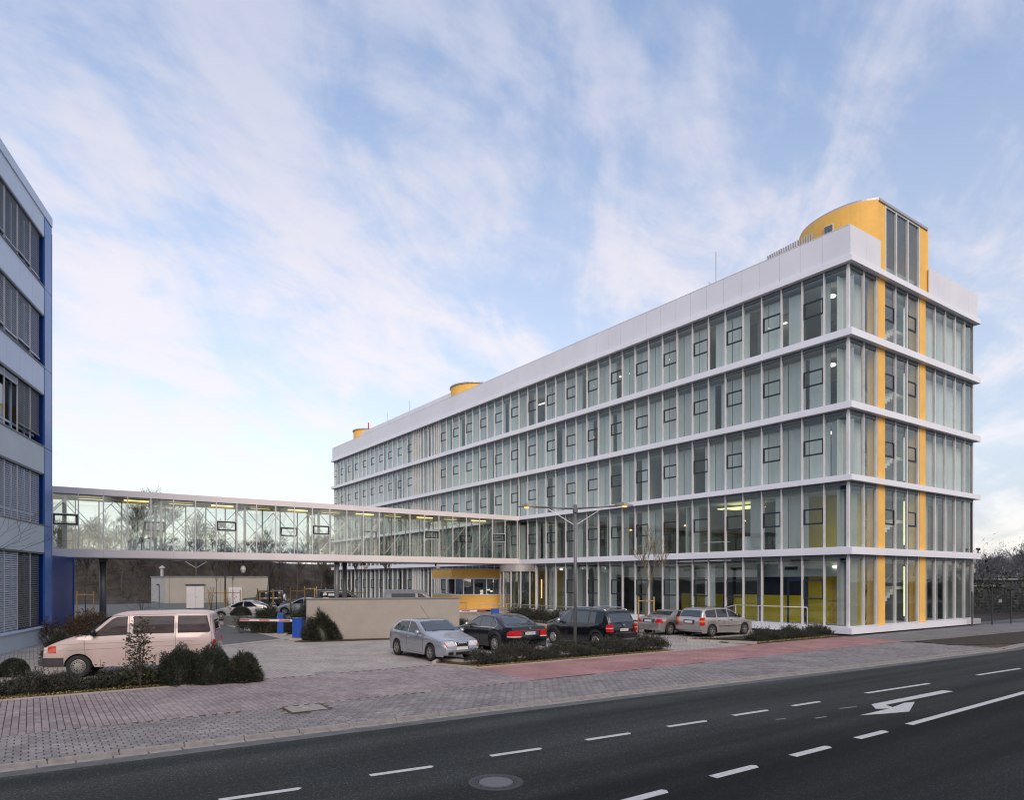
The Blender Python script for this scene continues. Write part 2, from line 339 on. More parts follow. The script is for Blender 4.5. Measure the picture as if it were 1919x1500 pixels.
# ---- asphalt: speckle of pale aggregate and long worn wheel tracks
def asphalt_mat():
    m = M('asphalt'); t = m.node_tree; b = t.nodes['Principled BSDF']; tc = t.nodes.new('ShaderNodeTexCoord')
    mp = t.nodes.new('ShaderNodeMapping'); t.links.new(tc.outputs['Object'], mp.inputs[0]); mp.inputs['Scale'].default_value = (.03, .75, 1); mp.inputs['Rotation'].default_value = (0, 0, R(2.8))
    n = t.nodes.new('ShaderNodeTexNoise'); t.links.new(mp.outputs[0], n.inputs['Vector']); n.inputs['Scale'].default_value = 1.6; n.inputs['Detail'].default_value = 3
    r = t.nodes.new('ShaderNodeValToRGB'); t.links.new(n.outputs[0], r.inputs[0]); r.color_ramp.elements[0].position = .36; r.color_ramp.elements[1].position = .66
    r.color_ramp.elements[0].color = (.020, .0245, .0245, 1); r.color_ramp.elements[1].color = (.050, .056, .054, 1)
    v = t.nodes.new('ShaderNodeTexNoise'); t.links.new(tc.outputs['Object'], v.inputs['Vector']); v.inputs['Scale'].default_value = 44; v.inputs['Detail'].default_value = 2
    r2 = t.nodes.new('ShaderNodeValToRGB'); t.links.new(v.outputs[0], r2.inputs[0]); r2.color_ramp.elements[0].position = .35; r2.color_ramp.elements[0].color = (.70, .70, .70, 1); r2.color_ramp.elements[1].position = .78; r2.color_ramp.elements[1].color = (4.2, 4.2, 4.1, 1)
    e = r2.color_ramp.elements.new(.60); e.color = (1.0, 1.0, 1.0, 1)
    mx = t.nodes.new('ShaderNodeMix'); mx.data_type = 'RGBA'; mx.blend_type = 'MULTIPLY'; mx.inputs[0].default_value = 1
    t.links.new(r.outputs[0], mx.inputs[6]); t.links.new(r2.outputs[0], mx.inputs[7])
    n3 = t.nodes.new('ShaderNodeTexNoise'); t.links.new(tc.outputs['Object'], n3.inputs['Vector']); n3.inputs['Scale'].default_value = .5; n3.inputs['Detail'].default_value = 6
    r3 = t.nodes.new('ShaderNodeValToRGB'); t.links.new(n3.outputs[0], r3.inputs[0]); r3.color_ramp.elements[0].color = (.8, .8, .8, 1); r3.color_ramp.elements[1].color = (1.2, 1.2, 1.2, 1)
    m2 = t.nodes.new('ShaderNodeMix'); m2.data_type = 'RGBA'; m2.blend_type = 'MULTIPLY'; m2.inputs[0].default_value = 1
    t.links.new(mx.outputs[2], m2.inputs[6]); t.links.new(r3.outputs[0], m2.inputs[7])
    # the lanes were surfaced at different times: each strip has its own tone
    sp_ = t.nodes.new('ShaderNodeSeparateXYZ'); t.links.new(tc.outputs['Object'], sp_.inputs[0])
    ad_ = t.nodes.new('ShaderNodeMath'); ad_.operation = 'MULTIPLY_ADD'; t.links.new(n3.outputs[0], ad_.inputs[0]); ad_.inputs[1].default_value = .9; t.links.new(sp_.outputs[1], ad_.inputs[2])
    md_ = t.nodes.new('ShaderNodeMath'); md_.operation = 'MULTIPLY_ADD'; t.links.new(sp_.outputs[0], md_.inputs[0]); md_.inputs[1].default_value = .045; t.links.new(ad_.outputs[0], md_.inputs[2])
    mr_ = t.nodes.new('ShaderNodeMapRange'); t.links.new(md_.outputs[0], mr_.inputs[0]); mr_.inputs[1].default_value = -17.0; mr_.inputs[2].default_value = -6.0
    r4 = t.nodes.new('ShaderNodeValToRGB'); t.links.new(mr_.outputs[0], r4.inputs[0]); r4.color_ramp.elements[0].color = (.62,)*3+(1,); r4.color_ramp.elements[1].color = (1.25, 1.25, 1.2, 1)
    for p_, v_ in ((.20, .66), (.27, .40), (.42, .38), (.52, .72), (.66, .95), (.8, .9), (.9, 1.15)): e_ = r4.color_ramp.elements.new(p_); e_.color = (v_,)*3+(1,)
    m3 = t.nodes.new('ShaderNodeMix'); m3.data_type = 'RGBA'; m3.blend_type = 'MULTIPLY'; m3.inputs[0].default_value = 1
    t.links.new(m2.outputs[2], m3.inputs[6]); t.links.new(r4.outputs[0], m3.inputs[7]); t.links.new(m3.outputs[2], b.inputs['Base Color'])
asphalt_mat()
def brickmat(name, c1, c2, mortar, sx, sy, rot=0, msize=.006, stain=.25):
    m = bpy.data.materials.new(name); m.use_nodes = True; t = m.node_tree; b = t.nodes['Principled BSDF']; b.inputs['Roughness'].default_value = .85
    tc = t.nodes.new('ShaderNodeTexCoord'); mp = t.nodes.new('ShaderNodeMapping'); t.links.new(tc.outputs['Object'], mp.inputs[0]); mp.inputs['Rotation'].default_value = (0, 0, rot)
    br = t.nodes.new('ShaderNodeTexBrick'); t.links.new(mp.outputs[0], br.inputs['Vector']); br.inputs['Scale'].default_value = 1
    br.inputs['Brick Width'].default_value = sx; br.inputs['Row Height'].default_value = sy; br.inputs['Mortar Size'].default_value = msize; br.inputs['Mortar Smooth'].default_value = .2
    br.inputs['Color1'].default_value = col(c1); br.inputs['Color2'].default_value = col(c2); br.inputs['Mortar'].default_value = col(mortar)
    n = t.nodes.new('ShaderNodeTexNoise'); t.links.new(tc.outputs['Object'], n.inputs['Vector']); n.inputs['Scale'].default_value = .7; n.inputs['Detail'].default_value = 7; n.inputs['Roughness'].default_value = .6
    r = t.nodes.new('ShaderNodeValToRGB'); t.links.new(n.outputs[0], r.inputs[0]); r.color_ramp.elements[0].position = .3; r.color_ramp.elements[1].position = .7
    r.color_ramp.elements[0].color = (1-stain, 1-stain, 1-stain*.95, 1); r.color_ramp.elements[1].color = (1+stain*.5, 1+stain*.5, 1+stain*.45, 1)
    mx = t.nodes.new('ShaderNodeMix'); mx.data_type = 'RGBA'; mx.blend_type = 'MULTIPLY'; mx.inputs[0].default_value = 1
    t.links.new(br.outputs[0], mx.inputs[6]); t.links.new(r.outputs[0], mx.inputs[7]); t.links.new(mx.outputs[2], b.inputs['Base Color'])
    bp = t.nodes.new('ShaderNodeBump'); t.links.new(br.outputs['Fac'], bp.inputs['Height']); bp.invert = True; bp.inputs['Strength'].default_value = .6; bp.inputs['Distance'].default_value = .01
    t.links.new(bp.outputs[0], b.inputs['Normal']); MATS[name] = m
brickmat('pav_lot', (.47, .43, .40), (.38, .35, .325), (.19, .165, .13), .21, .125, R(90), .007)
brickmat('pav_red', (.44, .235, .225), (.37, .20, .195), (.25, .16, .13), .21, .125, R(90), .006, .35)
brickmat('pav_cobble', (.26, .26, .27), (.21, .215, .225), (.11, .11, .105), .12, .12, 0, .012, .3)
# ================================================================ GROUND (site coordinates: x along the street, y away from it)
KP = [(-70, -4.3), (-34.6, -5.38), (-30.8, -5.5), (-26, -5.66), (-20.4, -5.94), (-11.7, -6.44), (-2.15, -6.82), (-.4, -6.86), (.9, -6.72), (2.2, -6.62), (8, -6.9), (70, -10)]
def kerb_y(x):
    for (a, b), (c, d) in zip(KP, KP[1:]):
        if a <= x <= c: return b+(d-b)*(x-a)/(c-a)
    return KP[0][1] if x < 0 else KP[-1][1]
def sheet(name, poly, z, m, parent=None, kind='structure', th=.0):
    b = MB()
    n = len(poly); A = sum(poly[i][0]*poly[(i+1) % n][1]-poly[(i+1) % n][0]*poly[i][1] for i in range(n))
    if A < 0: poly = poly[::-1]
    if th: b.prism(poly, z-th, z)
    else: b.add([(x, y, z) for x, y in poly], [tuple(range(n))])
    o = b.build(name, m, parent, kind=kind)
    return o if parent else site(o)
sheet('ground', [(-700, -700), (700, -700), (700, 900), (-700, 900)], -.16, 'ground')
RZ = -.055     # road surface; the survey of its markings was made for -.10 and is brought to this level here
def lv(p):
    X, Y = S2W(p[0], p[1]); k = (2.9-RZ)/3.0; X, Y = X*k-CO[0], Y*k-CO[1]; return (.8184*X+.5747*Y, -.5747*X+.8184*Y)
road = sheet('road', [(x, y-.3) for x, y in KP]+[(70, -19), (-70, -14)], RZ, 'asphalt')
far = sheet('far_pavement', [(-70, -15.95), (70, -20.9), (70, -27), (-70, -22)], -.0, 'pav_cobble', th=.12)
pave = sheet('pavement', [(x, y+.12) for x, y in KP if x < 3]+[(3, -3), (-.6, -2.0), (-.3, 1.9), (-70, 1.9)], -.012, 'joint')
lot = sheet('parking_lot', [(-85, 1.9), (-.3, 1.9), (0.3, 1.9), (0.3, 75), (16, 75), (16, 84), (-85, 84)], -.006, 'pav_lot')
path = sheet('cobbled_path', [(-.9, -3.05), (3, -3.4), (11.6, -3.75), (45, -5.6), (45, 1.5), (16, 1.2), (-.1, 1.8), (-.1, -.0)], -.004, 'pav_cobble')
back_ground = sheet('garden_ground', [(15.7, .4), (45, .3), (150, 0), (150, 90), (15.7, 90)], -.03, 'soil')
# red cycle-way paving, thin real slabs field above the joint bed
red = sheet('red_paving', [(-22.6, -2.85), (-22.35, .3), (-12.9, .22), (-8.2, .15), (-.35, .12), (-.45, -2.9), (-11, -2.95)], 0.002, 'pav_red')
sheet('drive_paving', [(-12.8, .2), (-8.3, .13), (-8.3, 3.2), (-9.5, 5), (-12.8, 5)], 0.004, 'pav_lot')
# asphalt service lane behind the barrier, with pale edging strips
sheet('service_lane', [(-28.3, 12.6), (-24.2, 15.0), (-24.2, 30.5), (-26.5, 46), (-40, 46), (-34, 28)], .003, 'asphalt_edge')
sheet('lane_edging', [(-28.6, 12.0), (-23.9, 14.7), (-23.7, 31), (-24.2, 31), (-24.25, 15.15), (-28.4, 12.75)], .0075, 'concrete_pale')
sheet('back_lane', [(-85, 44), (-26.2, 46.5), (-9, 47), (-9, 75), (-85, 84)], .0015, 'asphalt_edge')
sheet('forecourt', [(-16, 20), (-1, 12), (.2, 12), (.2, 40), (-9, 40)], .0055, 'concrete_pale')
# ---- paving blocks
def block(lx, ly):
    b = MB(); b.bbox(-lx/2, -ly/2, -.012, lx/2, ly/2, .006, .006); return b
GB = [block(.190, .117).mesh('paver', 'paver_grey%d' % i) for i in range(3)]
PB = [block(.116, .200).mesh('paver', 'paver_pink%d' % i) for i in range(3)]
blocks = []
HX = (-29.6, -28.7, -3.75, -2.95)   # square hatch in the grey field
def clear(x, y): return not (HX[0]-.1 < x < HX[1]+.1 and HX[2]-.1 < y < HX[3]+.1)
r = 0
while r < 26:
    off = .16+.07+r*.147
    x = -37.5+(.105 if r % 2 else 0)
    while x < -.9:
        ky = kerb_y(x); y = ky+off
        if y < -2.93 and clear(x, y) and not (x > -1.2 and y > -3.4):
            sl = (kerb_y(x+.2)-kerb_y(x-.2))/.4
            blocks.append((x, y, math.atan(sl), 0, random.randrange(3)))
        x += .21
    r += 1
c = 0; x = -37.6
while x < -22.45:
    y = -2.80+(.105 if c % 2 else 0)
    while y < 1.78:
        if clear(x, y): blocks.append((x, y, 0, 1, random.randrange(3)))
        y += .21
    x += .125; c += 1
def appsize(b):
    X, Y = S2W(b[0], b[1])
    if Y < 3 or X/Y < -.752 or X/Y > .752: return 0
    return 1/(Y*Y)
blocks.sort(key=appsize, reverse=True)
for x, y, a, k, m in blocks[:290]:
    o = bpy.data.objects.new('paver', (GB, PB)[k][m]); link(o); o.parent = pave; o.location = (x, y, random.gauss(0, .0012)); o.rotation_euler = (random.gauss(0, .006), random.gauss(0, .006), a+random.gauss(0, .008))
V = []; F = []; mi = []
for x, y, a, k, m in blocks[290:]:
    lx, ly = ((.190, .117), (.116, .200))[k]; ca, sa = math.cos(a), math.sin(a); z = random.gauss(0, .0012); n = len(V); q = .006
    for (px_, py_, pz) in [(-1, -1, 0), (1, -1, 0), (1, 1, 0), (-1, 1, 0)]:
        V.append((x+px_*lx/2*ca-py_*ly/2*sa, y+px_*lx/2*sa+py_*ly/2*ca, -.012))
    for (px_, py_) in [(-1, -1), (1, -1), (1, 1), (-1, 1)]:
        X, Y = px_*(lx/2-q), py_*(ly/2-q); V.append((x+X*ca-Y*sa, y+X*sa+Y*ca, .006+z))
    F += [(n+4, n+5, n+6, n+7), (n, n+1, n+5, n+4), (n+1, n+2, n+6, n+5), (n+2, n+3, n+7, n+6), (n+3, n, n+4, n+7)]; mi += [k*3+m]*5
me = bpy.data.meshes.new('paving_blocks'); me.from_pydata(V, [], F)
for n_ in ['paver_grey%d' % i for i in range(3)]+['paver_pink%d' % i for i in range(3)]: me.materials.append(M(n_))
me.polygons.foreach_set('material_index', mi); o = bpy.data.objects.new('paving_blocks', me); link(o); o.parent = pave; o['kind'] = 'stuff'
# ---- kerb stones and gutter stones
kerb = sheet('kerb', [(x, y+.125) for x, y in KP]+[(x, y+.022) for x, y in KP][::-1], -.02, 'kerb_sand', th=.12)
gut = sheet('gutter', [(x, y-.0) for x, y in KP]+[(x, y-.52) for x, y in KP][::-1], RZ+.004, 'asphalt_edge', th=.02)
def run(x0, x1, L, gap, parent, name, w0, w1, z0, z1, m, b=.012):
    x = x0; i = 0
    while x < x1:
        xa, xb = x+gap/2, x+L-gap/2; ya, yb = kerb_y(xa), kerb_y(xb)
        q = MB(); dz = random.gauss(0, .002)
        q.prism([(xa, ya+w0), (xb, yb+w0), (xb, yb+w1), (xa, ya+w1)], z0, z1-b+dz)
        q.prism([(xa+b/2, ya+w0+b), (xb-b/2, yb+w0+b), (xb-b/2, yb+w1-.004), (xa+b/2, ya+w1-.004)], z1-b+dz+.0005, z1+dz)
        q.build(name, m, parent); x += L; i += 1
run(-38, 45, 1.0, .014, kerb, 'kerb_stone', .0, .12, -.1, .008, 'kerb', .02)
run(-38.3, 45, .52, .02, gut, 'gutter_stone', -.20, -.018, RZ-.015, RZ+.012, 'kerb', .008)
# ---- road markings (painted sheets a few mm above the asphalt)
def mark(p0, p1, w, m='road_paint', name='lane_dash'):
    a = Vector(lv(p0)); b_ = Vector(lv(p1)); d = (b_-a).normalized(); n = Vector((-d.y, d.x))*w/2; cut = d*.07
    q = MB(); q.add([(*(a+n), RZ+.007), (*(a-n+cut*0), RZ+.007), (*(b_-n-cut), RZ+.007), (*(b_-cut*.2), RZ+.007), (*(b_+n), RZ+.007)][:3]+[(*(b_+n*.2), RZ+.007), (*(b_+n-cut*.6), RZ+.007)], [(0, 1, 2, 3, 4)])
    return q.build(name, m, road)
dashes = [((-34.2, -8.62), (-33.1, -8.70)), ((-32.13, -8.74), (-31.03, -8.86)), ((-29.98, -8.82), (-28.93, -8.93)), ((-27.84, -8.91), (-26.8, -9.0)), ((-25.75, -8.97), (-24.65, -9.04)), ((-23.63, -9.05), (-22.5, -9.13)),
          ((-21.58, -9.09), (-20.4, -9.16)), ((-19.47, -9.17), (-18.38, -9.23)), ((-16.25, -9.23), (-13.06, -9.4)), ((-10.0, -9.45), (-7.0, -9.6)), ((-4, -9.75), (-1, -9.9)), ((2, -10.05), (5, -10.2))]
for a, b_ in dashes: mark(a, b_, .125)
for a, b_ in [((-30.0, -11.97), (-28.9, -11.97)), ((-27.95, -11.95), (-26.83, -11.94)), ((-25.77, -11.88), (-24.67, -11.88)), ((-23.65, -11.85), (-22.5, -11.85)), ((-21.49, -11.8), (-20.39, -11.8)), ((-19.4, -11.76), (-10, -11.5)), ((-10, -11.5), (12, -11.9))]:
    mark(a, b_, .16, name='lane_dash' if b_[0] < -15 else 'lane_line')
q = MB(); q.add([(*lv((x, y)), RZ+.007) for x, y in [(-14.05, -10.42), (-14.1, -10.17), (-17.75, -10.14), (-18.25, -10.50), (-17.95, -10.66), (-19.3, -10.68), (-18.6, -10.92), (-17.95, -11.10), (-16.55, -10.58), (-16.9, -10.50), (-17.72, -10.62), (-17.55, -10.38)]][::1], [tuple(range(12))])
q.build('turn_arrow', 'road_paint', road)
for a, b_ in [((-21.2, -9.9), (-20.9, -9.95)), ((-20.4, -10.3), (-20.0, -10.34)), ((-18.9, -10.0), (-18.3, -10.1))]: mark(a, b_, .06, 'old_paint', 'paint_remnant')
# ---- covers
def cover(loc, r, r2, z, m_in, m_out, label, ring=True, base='black'):
    e = empty('manhole_cover', (*S2W(*loc), z), ANG); tag(e, label, 'manhole cover')
    q = MB(); q.lathe([(r2+.002, .0), (r2+.002, .006), (r*.99, .005), (r, 0)], n=48); q.build('ring', m_out, e)
    q = MB(); q.lathe([(r2-.006, 0), (r2-.008, .007), (0, .009)], n=48); q.build('lid', m_in, e)
    if ring:
        for i in range(16):
            t = 2*math.pi*(i+.5)/16; rr = r2+.045
            q = MB(); q.lathe([(.017, .004), (.017, .0095), (0, .0095)], (rr*math.cos(t), rr*math.sin(t), 0), n=8); q.build('hole', base, e)
    return e
cover(lv((-28.59, -10.20)), .405, .258, RZ+.001, 'lid_grey', 'plastic', 'round cast-iron manhole cover with grey concrete lid in the dark road')
cover((-26.75, 2.06), .40, .30, -.002, 'stone_grey', 'kerb', 'round pale manhole cover in the paved lot entrance', ring=False)
e = empty('utility_hatch', (*S2W(-29.15, -3.35), -.004), ANG+R(-2)); tag(e, 'square pale concrete utility hatch set into the grey paving blocks', 'utility hatch')
bx('border', -.42, -.36, 0, .42, .36, .004, 'kerb_sand', e)
q = MB(); q.bbox(-.39, -.33, .002, .39, .33, .016, .008); q.build('lid', 'kerb', e)
q = MB(); q.bbox(-.07, -.05, .0145, .07, .05, .0185, .002); q.build('lift_plate', 'concrete_pale', e)
# ---- planting beds with edging
def bed(poly, m, name, z=.02): return sheet(name, poly, z, m, th=.05)
bedL = bed([(-60, 1.9), (-28.75, 1.82), (-28.15, 4.3), (-60, 4.6)], 'mulch', 'left_planting_bed')
bedR = bed([(-22.25, .42), (-12.9, .3), (-12.5, 1.55), (-21.9, 1.8), (-22.3, 2.7), (-22.9, 2.0)], 'mulch', 'middle_planting_bed')
bedC = bed([(-7.6, .3), (-.5, .3), (-.35, 3.2), (-8.4, 3.25), (-9.0, 2.9)], 'lawn', 'corner_planting_bed')
soilb = bed([(-.5, -3.3), (3, -3.62), (11.6, -3.95), (60, -6), (60, -9.2), (8, -6.72), (2.1, -6.44), (-1.2, -5.1)], 'soil', 'verge_soil')
walb = bed([(-23.9, 12.6), (-16.2, 10.8), (-16.1, 11.6), (-23.7, 13.6), (-24.2, 13.3)], 'soil_red', 'wall_planting_bed')
def edging(pts, name='edging', w=.08, h=.10, m='concrete_pale', label=None):
    st = MB()
    for (a, b_), (c, d) in zip(pts, pts[1:]):
        v = Vector((c-a, d-b_)); L = v.length; v.normalize(); n = Vector((-v.y, v.x))*w/2; k = max(1, int(L/1.0)); 
        for i in range(k):
            p = Vector((a, b_))+v*(L*i/k+.006); q2 = Vector((a, b_))+v*(L*(i+1)/k-.006)
            st.prism([tuple(p+n), tuple(q2+n), tuple(q2-n), tuple(p-n)], -.01, h)
    return site(st.build(name, m, kind='structure'))
edging([(-22.95, 2.05), (-22.3, 2.78), (-21.9, 1.86)], 'bed_edging', .12, .11)
edging([(-23.0, 2.0), (-22.3, .36)], 'bed_edging', .10, .05)
edging([(-7.55, .22), (-9.1, 2.9), (-8.4, 3.35)], 'bed_edging', .12, .11)
edging([(-28.7, 1.75), (-28.1, 4.3)], 'bed_edging', .08, .04)
edging([(-60, 1.82), (-28.72, 1.76)], 'bed_edging', .06, .03)
edging([(-22.3, .34), (-12.85, .22)], 'bed_edging', .06, .03)
# ================================================================ OFFICE BUILDING
OB = empty('office_building', (CO[0], CO[1], 0), ANG)
tag(OB, 'long five-storey glass office building with white floor bands and yellow corner pillars', 'office building')
LX, LY, D = 15.5, 73.95, .4
ZT = [.413, 4.56, 8.295, 12.05, 15.80, 19.53]; ZB = [.087, 4.20, 8.00, 11.71, 15.44, 19.23]
bpy.context.view_layer.update()
# floor bands: deep slab with separate cladding panels on its edge
pan = []
for i in range(6):
    bx('floor_slab', .03, .03, ZB[i]+.006, LX-.03, LY-.03, ZT[i]-.006, 'slab_white', OB)
    y = 0.
    ys = [0.0]+[.41+1.266*(2*k) for k in range(1, 29)]+[LY]
    for a, b_ in zip(ys, ys[1:]): pan.append((0, a+.004, ZB[i], .026, b_-.004, ZT[i]))
    xs = [0, 1.79, 3.64, 5.6, 8.33, 10.6, 13.0, LX]
    for a, b_ in zip(xs, xs[1:]): pan.append((a+.004+(.03 if a == 0 else 0), 0.0, ZB[i], b_-.004, .026, ZT[i]))
    pan.append((LX-.026, .03, ZB[i], LX, LY, ZT[i])); pan.append((0.03, LY-.026, ZB[i], LX-.03, LY, ZT[i]))
pieces('band_panel', pan, 'slab_white', OB)
# parapet panels
pan = []
ys = [.14]+[.41+1.266*k for k in range(1, 59)]+[LY-.14]
for a, b_ in zip(ys, ys[1:]): pan.append((.14, a+.009, 19.535, .19, b_-.009, 21.13))
for a, b_ in zip([.19, 1.72, 3.2], [1.72, 3.2]): pan.append((a+.004, .14, 19.535, b_-.004, .19, 21.13))
for a, b_ in zip([8.76, 10.0, 11.35, 12.7, 14.05, 15.36], [10.0, 11.35, 12.7, 14.05, 15.36]): pan.append((a+.004, .14, 19.535, b_-.004, .19, 21.13))
pan += [(15.31, .2, 19.535, 15.36, LY-.14, 21.13), (.19, LY-.19, 19.535, 15.3, LY-.14, 21.13)]
pieces('parapet_panel', pan, 'parapet', OB)
bx('parapet_cap', .125, .2, 21.134, .215, LY-.13, 21.16, 'slab_white', OB)
bx('roof_deck', .2, .62, 19.6, 15.3, LY-.2, 20.3, 'room_grey', OB)
# mullion positions
gy = [.41+1.266*k for k in range(0, 35)]+[43.80, 44.21, 44.71, 45.37, 46.11, 47.12, 47.83, 48.25, 48.65, 49.08, 49.44, 49.78]+[49.78+1.266*k for k in range(1, 20)]
gy = [y for y in gy if y < LY-.35]+[LY-.40]
gx = [.41, 1.79, 3.12, 5.18, 6.51, 7.82, 9.91, 11.29, 12.61, 13.94, 15.08]
mull = []; panes = []; hr = []
for i in range(5):
    z0, z1 = ZT[i], ZB[i+1]
    for y in gy[1:]:
        if i == 0 and 26.9 < y < 30.9: continue
        mull.append((.30, y-.038, z0+.002, .44, y+.038, z1-.002))
    for x in gx[1:]: mull.append((x-.04, .30, z0+.002, x+.04, .44, z1-.002))
    mull.append((LX-.46, .30, z0+.002, LX-.34, .44, z1-.002))
    for a, b_ in zip(gy, gy[1:]):
        if b_-a < .2 or (i == 0 and a > 26.8 and b_ < 31): continue
        panes.append((.385, a+.04, z0+.05, .405, b_-.04, z1-.06))
    for a, b_ in zip(gx, gx[1:]):
        if a < 3.2 < b_ : a = 4.02+.02
        if abs(a-7.82) < .01: a = 8.74
        panes.append((a+.042, .385, z0+.05, b_-.042, .405, z1-.06))
    bx('head_rail', .32, .44, z1-.20, .43, LY-.4, z1-.004, 'alu_dark', OB)
    bx('head_rail', .44, .325, z1-.20, LX-.4, .43, z1-.004, 'alu_dark', OB)
    bx('sill_rail', .33, .44, z0+.001, .44, LY-.4, z0+.045, 'alu', OB)
    bx('sill_rail', .46, .33, z0+.001, LX-.4, .44, z0+.045, 'alu', OB)
    bx('corner_post', .325, .325, z0+.002, .46, .46, z1-.002, 'alu', OB)
    bx('soffit', .44, .46, z1-.62, 1.0, LY-.5, z1-.22, 'alu_dark', OB) if i > 4 else None
pieces('mullion', mull, 'alu', OB)
pieces('glass_pane', panes, 'glass', OB, jit=.0012)
# cladding of the far and right ends
for i in range(5):
    bx('end_wall', .5, LY-.42, ZT[i]+.002, LX-.5, LY-.38, ZB[i+1]-.002, 'room_grey', OB)
    bx('end_wall', LX-.42, .5, ZT[i]+.002, LX-.38, LY-.5, ZB[i+1]-.002, 'room_grey', OB)
# yellow pillars and roof tower on the short side
for i in range(5):
    for a, b_ in ((3.26, 4.00), (7.95, 8.70)): bx('yellow_pillar', a, .31, ZT[i]+.002, b_, .9, ZB[i+1]-.002, 'yellow', OB)
def plan_curve(pts, n=10):      # catmull-rom through pts
    out = []; P = [pts[0]]+pts+[pts[-1]]
    for i in range(1, len(P)-2):
        for k in range(n):
            t = k/n; p0, p1, p2, p3 = P[i-1], P[i], P[i+1], P[i+2]
            out.append(tuple(.5*(2*p1[j]+(p2[j]-p0[j])*t+(2*p0[j]-5*p1[j]+4*p2[j]-p3[j])*t*t+(3*p1[j]-p0[j]-3*p2[j]+p3[j])*t**3) for j in (0, 1)))
    return out+[pts[-1]]
def ring_wall(poly, z0, z1, name, m, parent, closed=True, th=.2):
    q = MB(); n = len(poly); vs = [(x, y, z0) for x, y in poly]+[(x, y, z1) for x, y in poly]
    q.add(vs, [(i, (i+1) % n, (i+1) % n+n, i+n) for i in range(n if closed else n-1)]); o = q.build(name, m, parent, smooth=False)
    md = o.modifiers.new('solid', 'SOLIDIFY'); md.thickness = th; md.offset = 1; return o
tw = plan_curve([(3.26, .34), (2.68, 1.15), (2.50, 2.3), (2.72, 3.6), (3.35, 4.7), (4.5, 5.5), (6.0, 5.8), (7.5, 5.5), (8.65, 4.6), (9.2, 3.4), (9.3, 2.3), (9.1, 1.2), (8.72, .34)], 5)
ring_wall(tw, 19.55, 23.38, 'tower_wall', 'yellow', OB, closed=False, th=-.2)
for a, b_ in ((3.26, 4.0), (7.98, 8.72)): bx('yellow_pillar', a, .30, 19.54, b_, .52, 23.38, 'yellow', OB)
cx_, cy_ = 6., 2.6
cap = [(cx_+(x-cx_)*1.035, cy_+(y-cy_)*1.05) for x, y in tw]
q = MB(); q.prism(cap, 23.38, 23.52); q.build('tower_roof', 'roofcap', OB)
for a, b_ in ((4.04, 5.18), (5.26, 6.51), (6.59, 7.82)): bx('glass_pane', a, .36, 19.6, b_+.02, .38, 23.3, 'glass', OB)
for x in (4.03, 5.22, 6.55, 7.88): bx('mullion', x-.045, .28, 19.54, x+.045, .42, 23.36, 'alu', OB)
bx('top_rail', 4.0, .30, 23.28, 7.98, .40, 23.375, 'alu', OB)
for z in (20.2, 21.2, 22.2): bx('tower_back_panel', 4.05, 2.2, z-.5, 7.9, 2.3, z+.48, 'room_grey', OB)
# louvred vent in the tower wall
vt = empty('vent', (2.27, 2.55, 22.42), R(92)); vt.parent = OB
bx('frame', -.27, -.03, -.29, .27, .02, .29, 'alu', vt)
for k in range(6): bx('louvre', -.23, -.05, -.23+k*.085, .23, .05, -.185+k*.085, 'alu_dark', vt)
# slatted screen behind the parapet
sc = []
for k in range(20): sc.append((1.75, 3.2+k*.15, 20.3, 1.83, 3.27+k*.15, 22.45-.012*k))
pieces('screen_slat', sc, 'galv', OB); bx('screen_rail', 1.84, 3.3, 22.0, 1.88, 6.2, 22.1, 'galv', OB)
# grey plant room and two more yellow drums on the roof
bx('plant_room', 2.6, 45.2, 20.3, 11, 71.2, 22.92, 'parapet', OB)
for (cx2, cy2, rr, zz_) in ((5.0, 44.2, 2.6, 23.5), (4.4, 70.9, 2.2, 23.5)):
    q = MB(); q.lathe([(rr, 20.3), (rr, zz_-.12)], (cx2, cy2, 0), n=40); q.build('drum_wall', 'yellow', OB, smooth=False)
    q = MB(); q.lathe([(rr+.12, zz_-.118), (rr+.12, zz_)], (cx2, cy2, 0), n=40); q.build('drum_roof', 'roofcap', OB)
# antennas
for (x, y, z1, m) in ((1.2, 9.4, 23.6, 'galv'), (3.2, 56.2, 24.5, 'galv'), (3.2, 62.5, 24.3, 'galv'), (3.0, 68, 24.0, 'red_paint')):
    q = MB(); q.tube([(x, y, 20.3), (x, y, z1)], .03 if m == 'galv' else .09, 6); q.tube([(x-.7, y, 21.5), (x, y, 21.3)], .02, 5); q.build('antenna', m, OB)
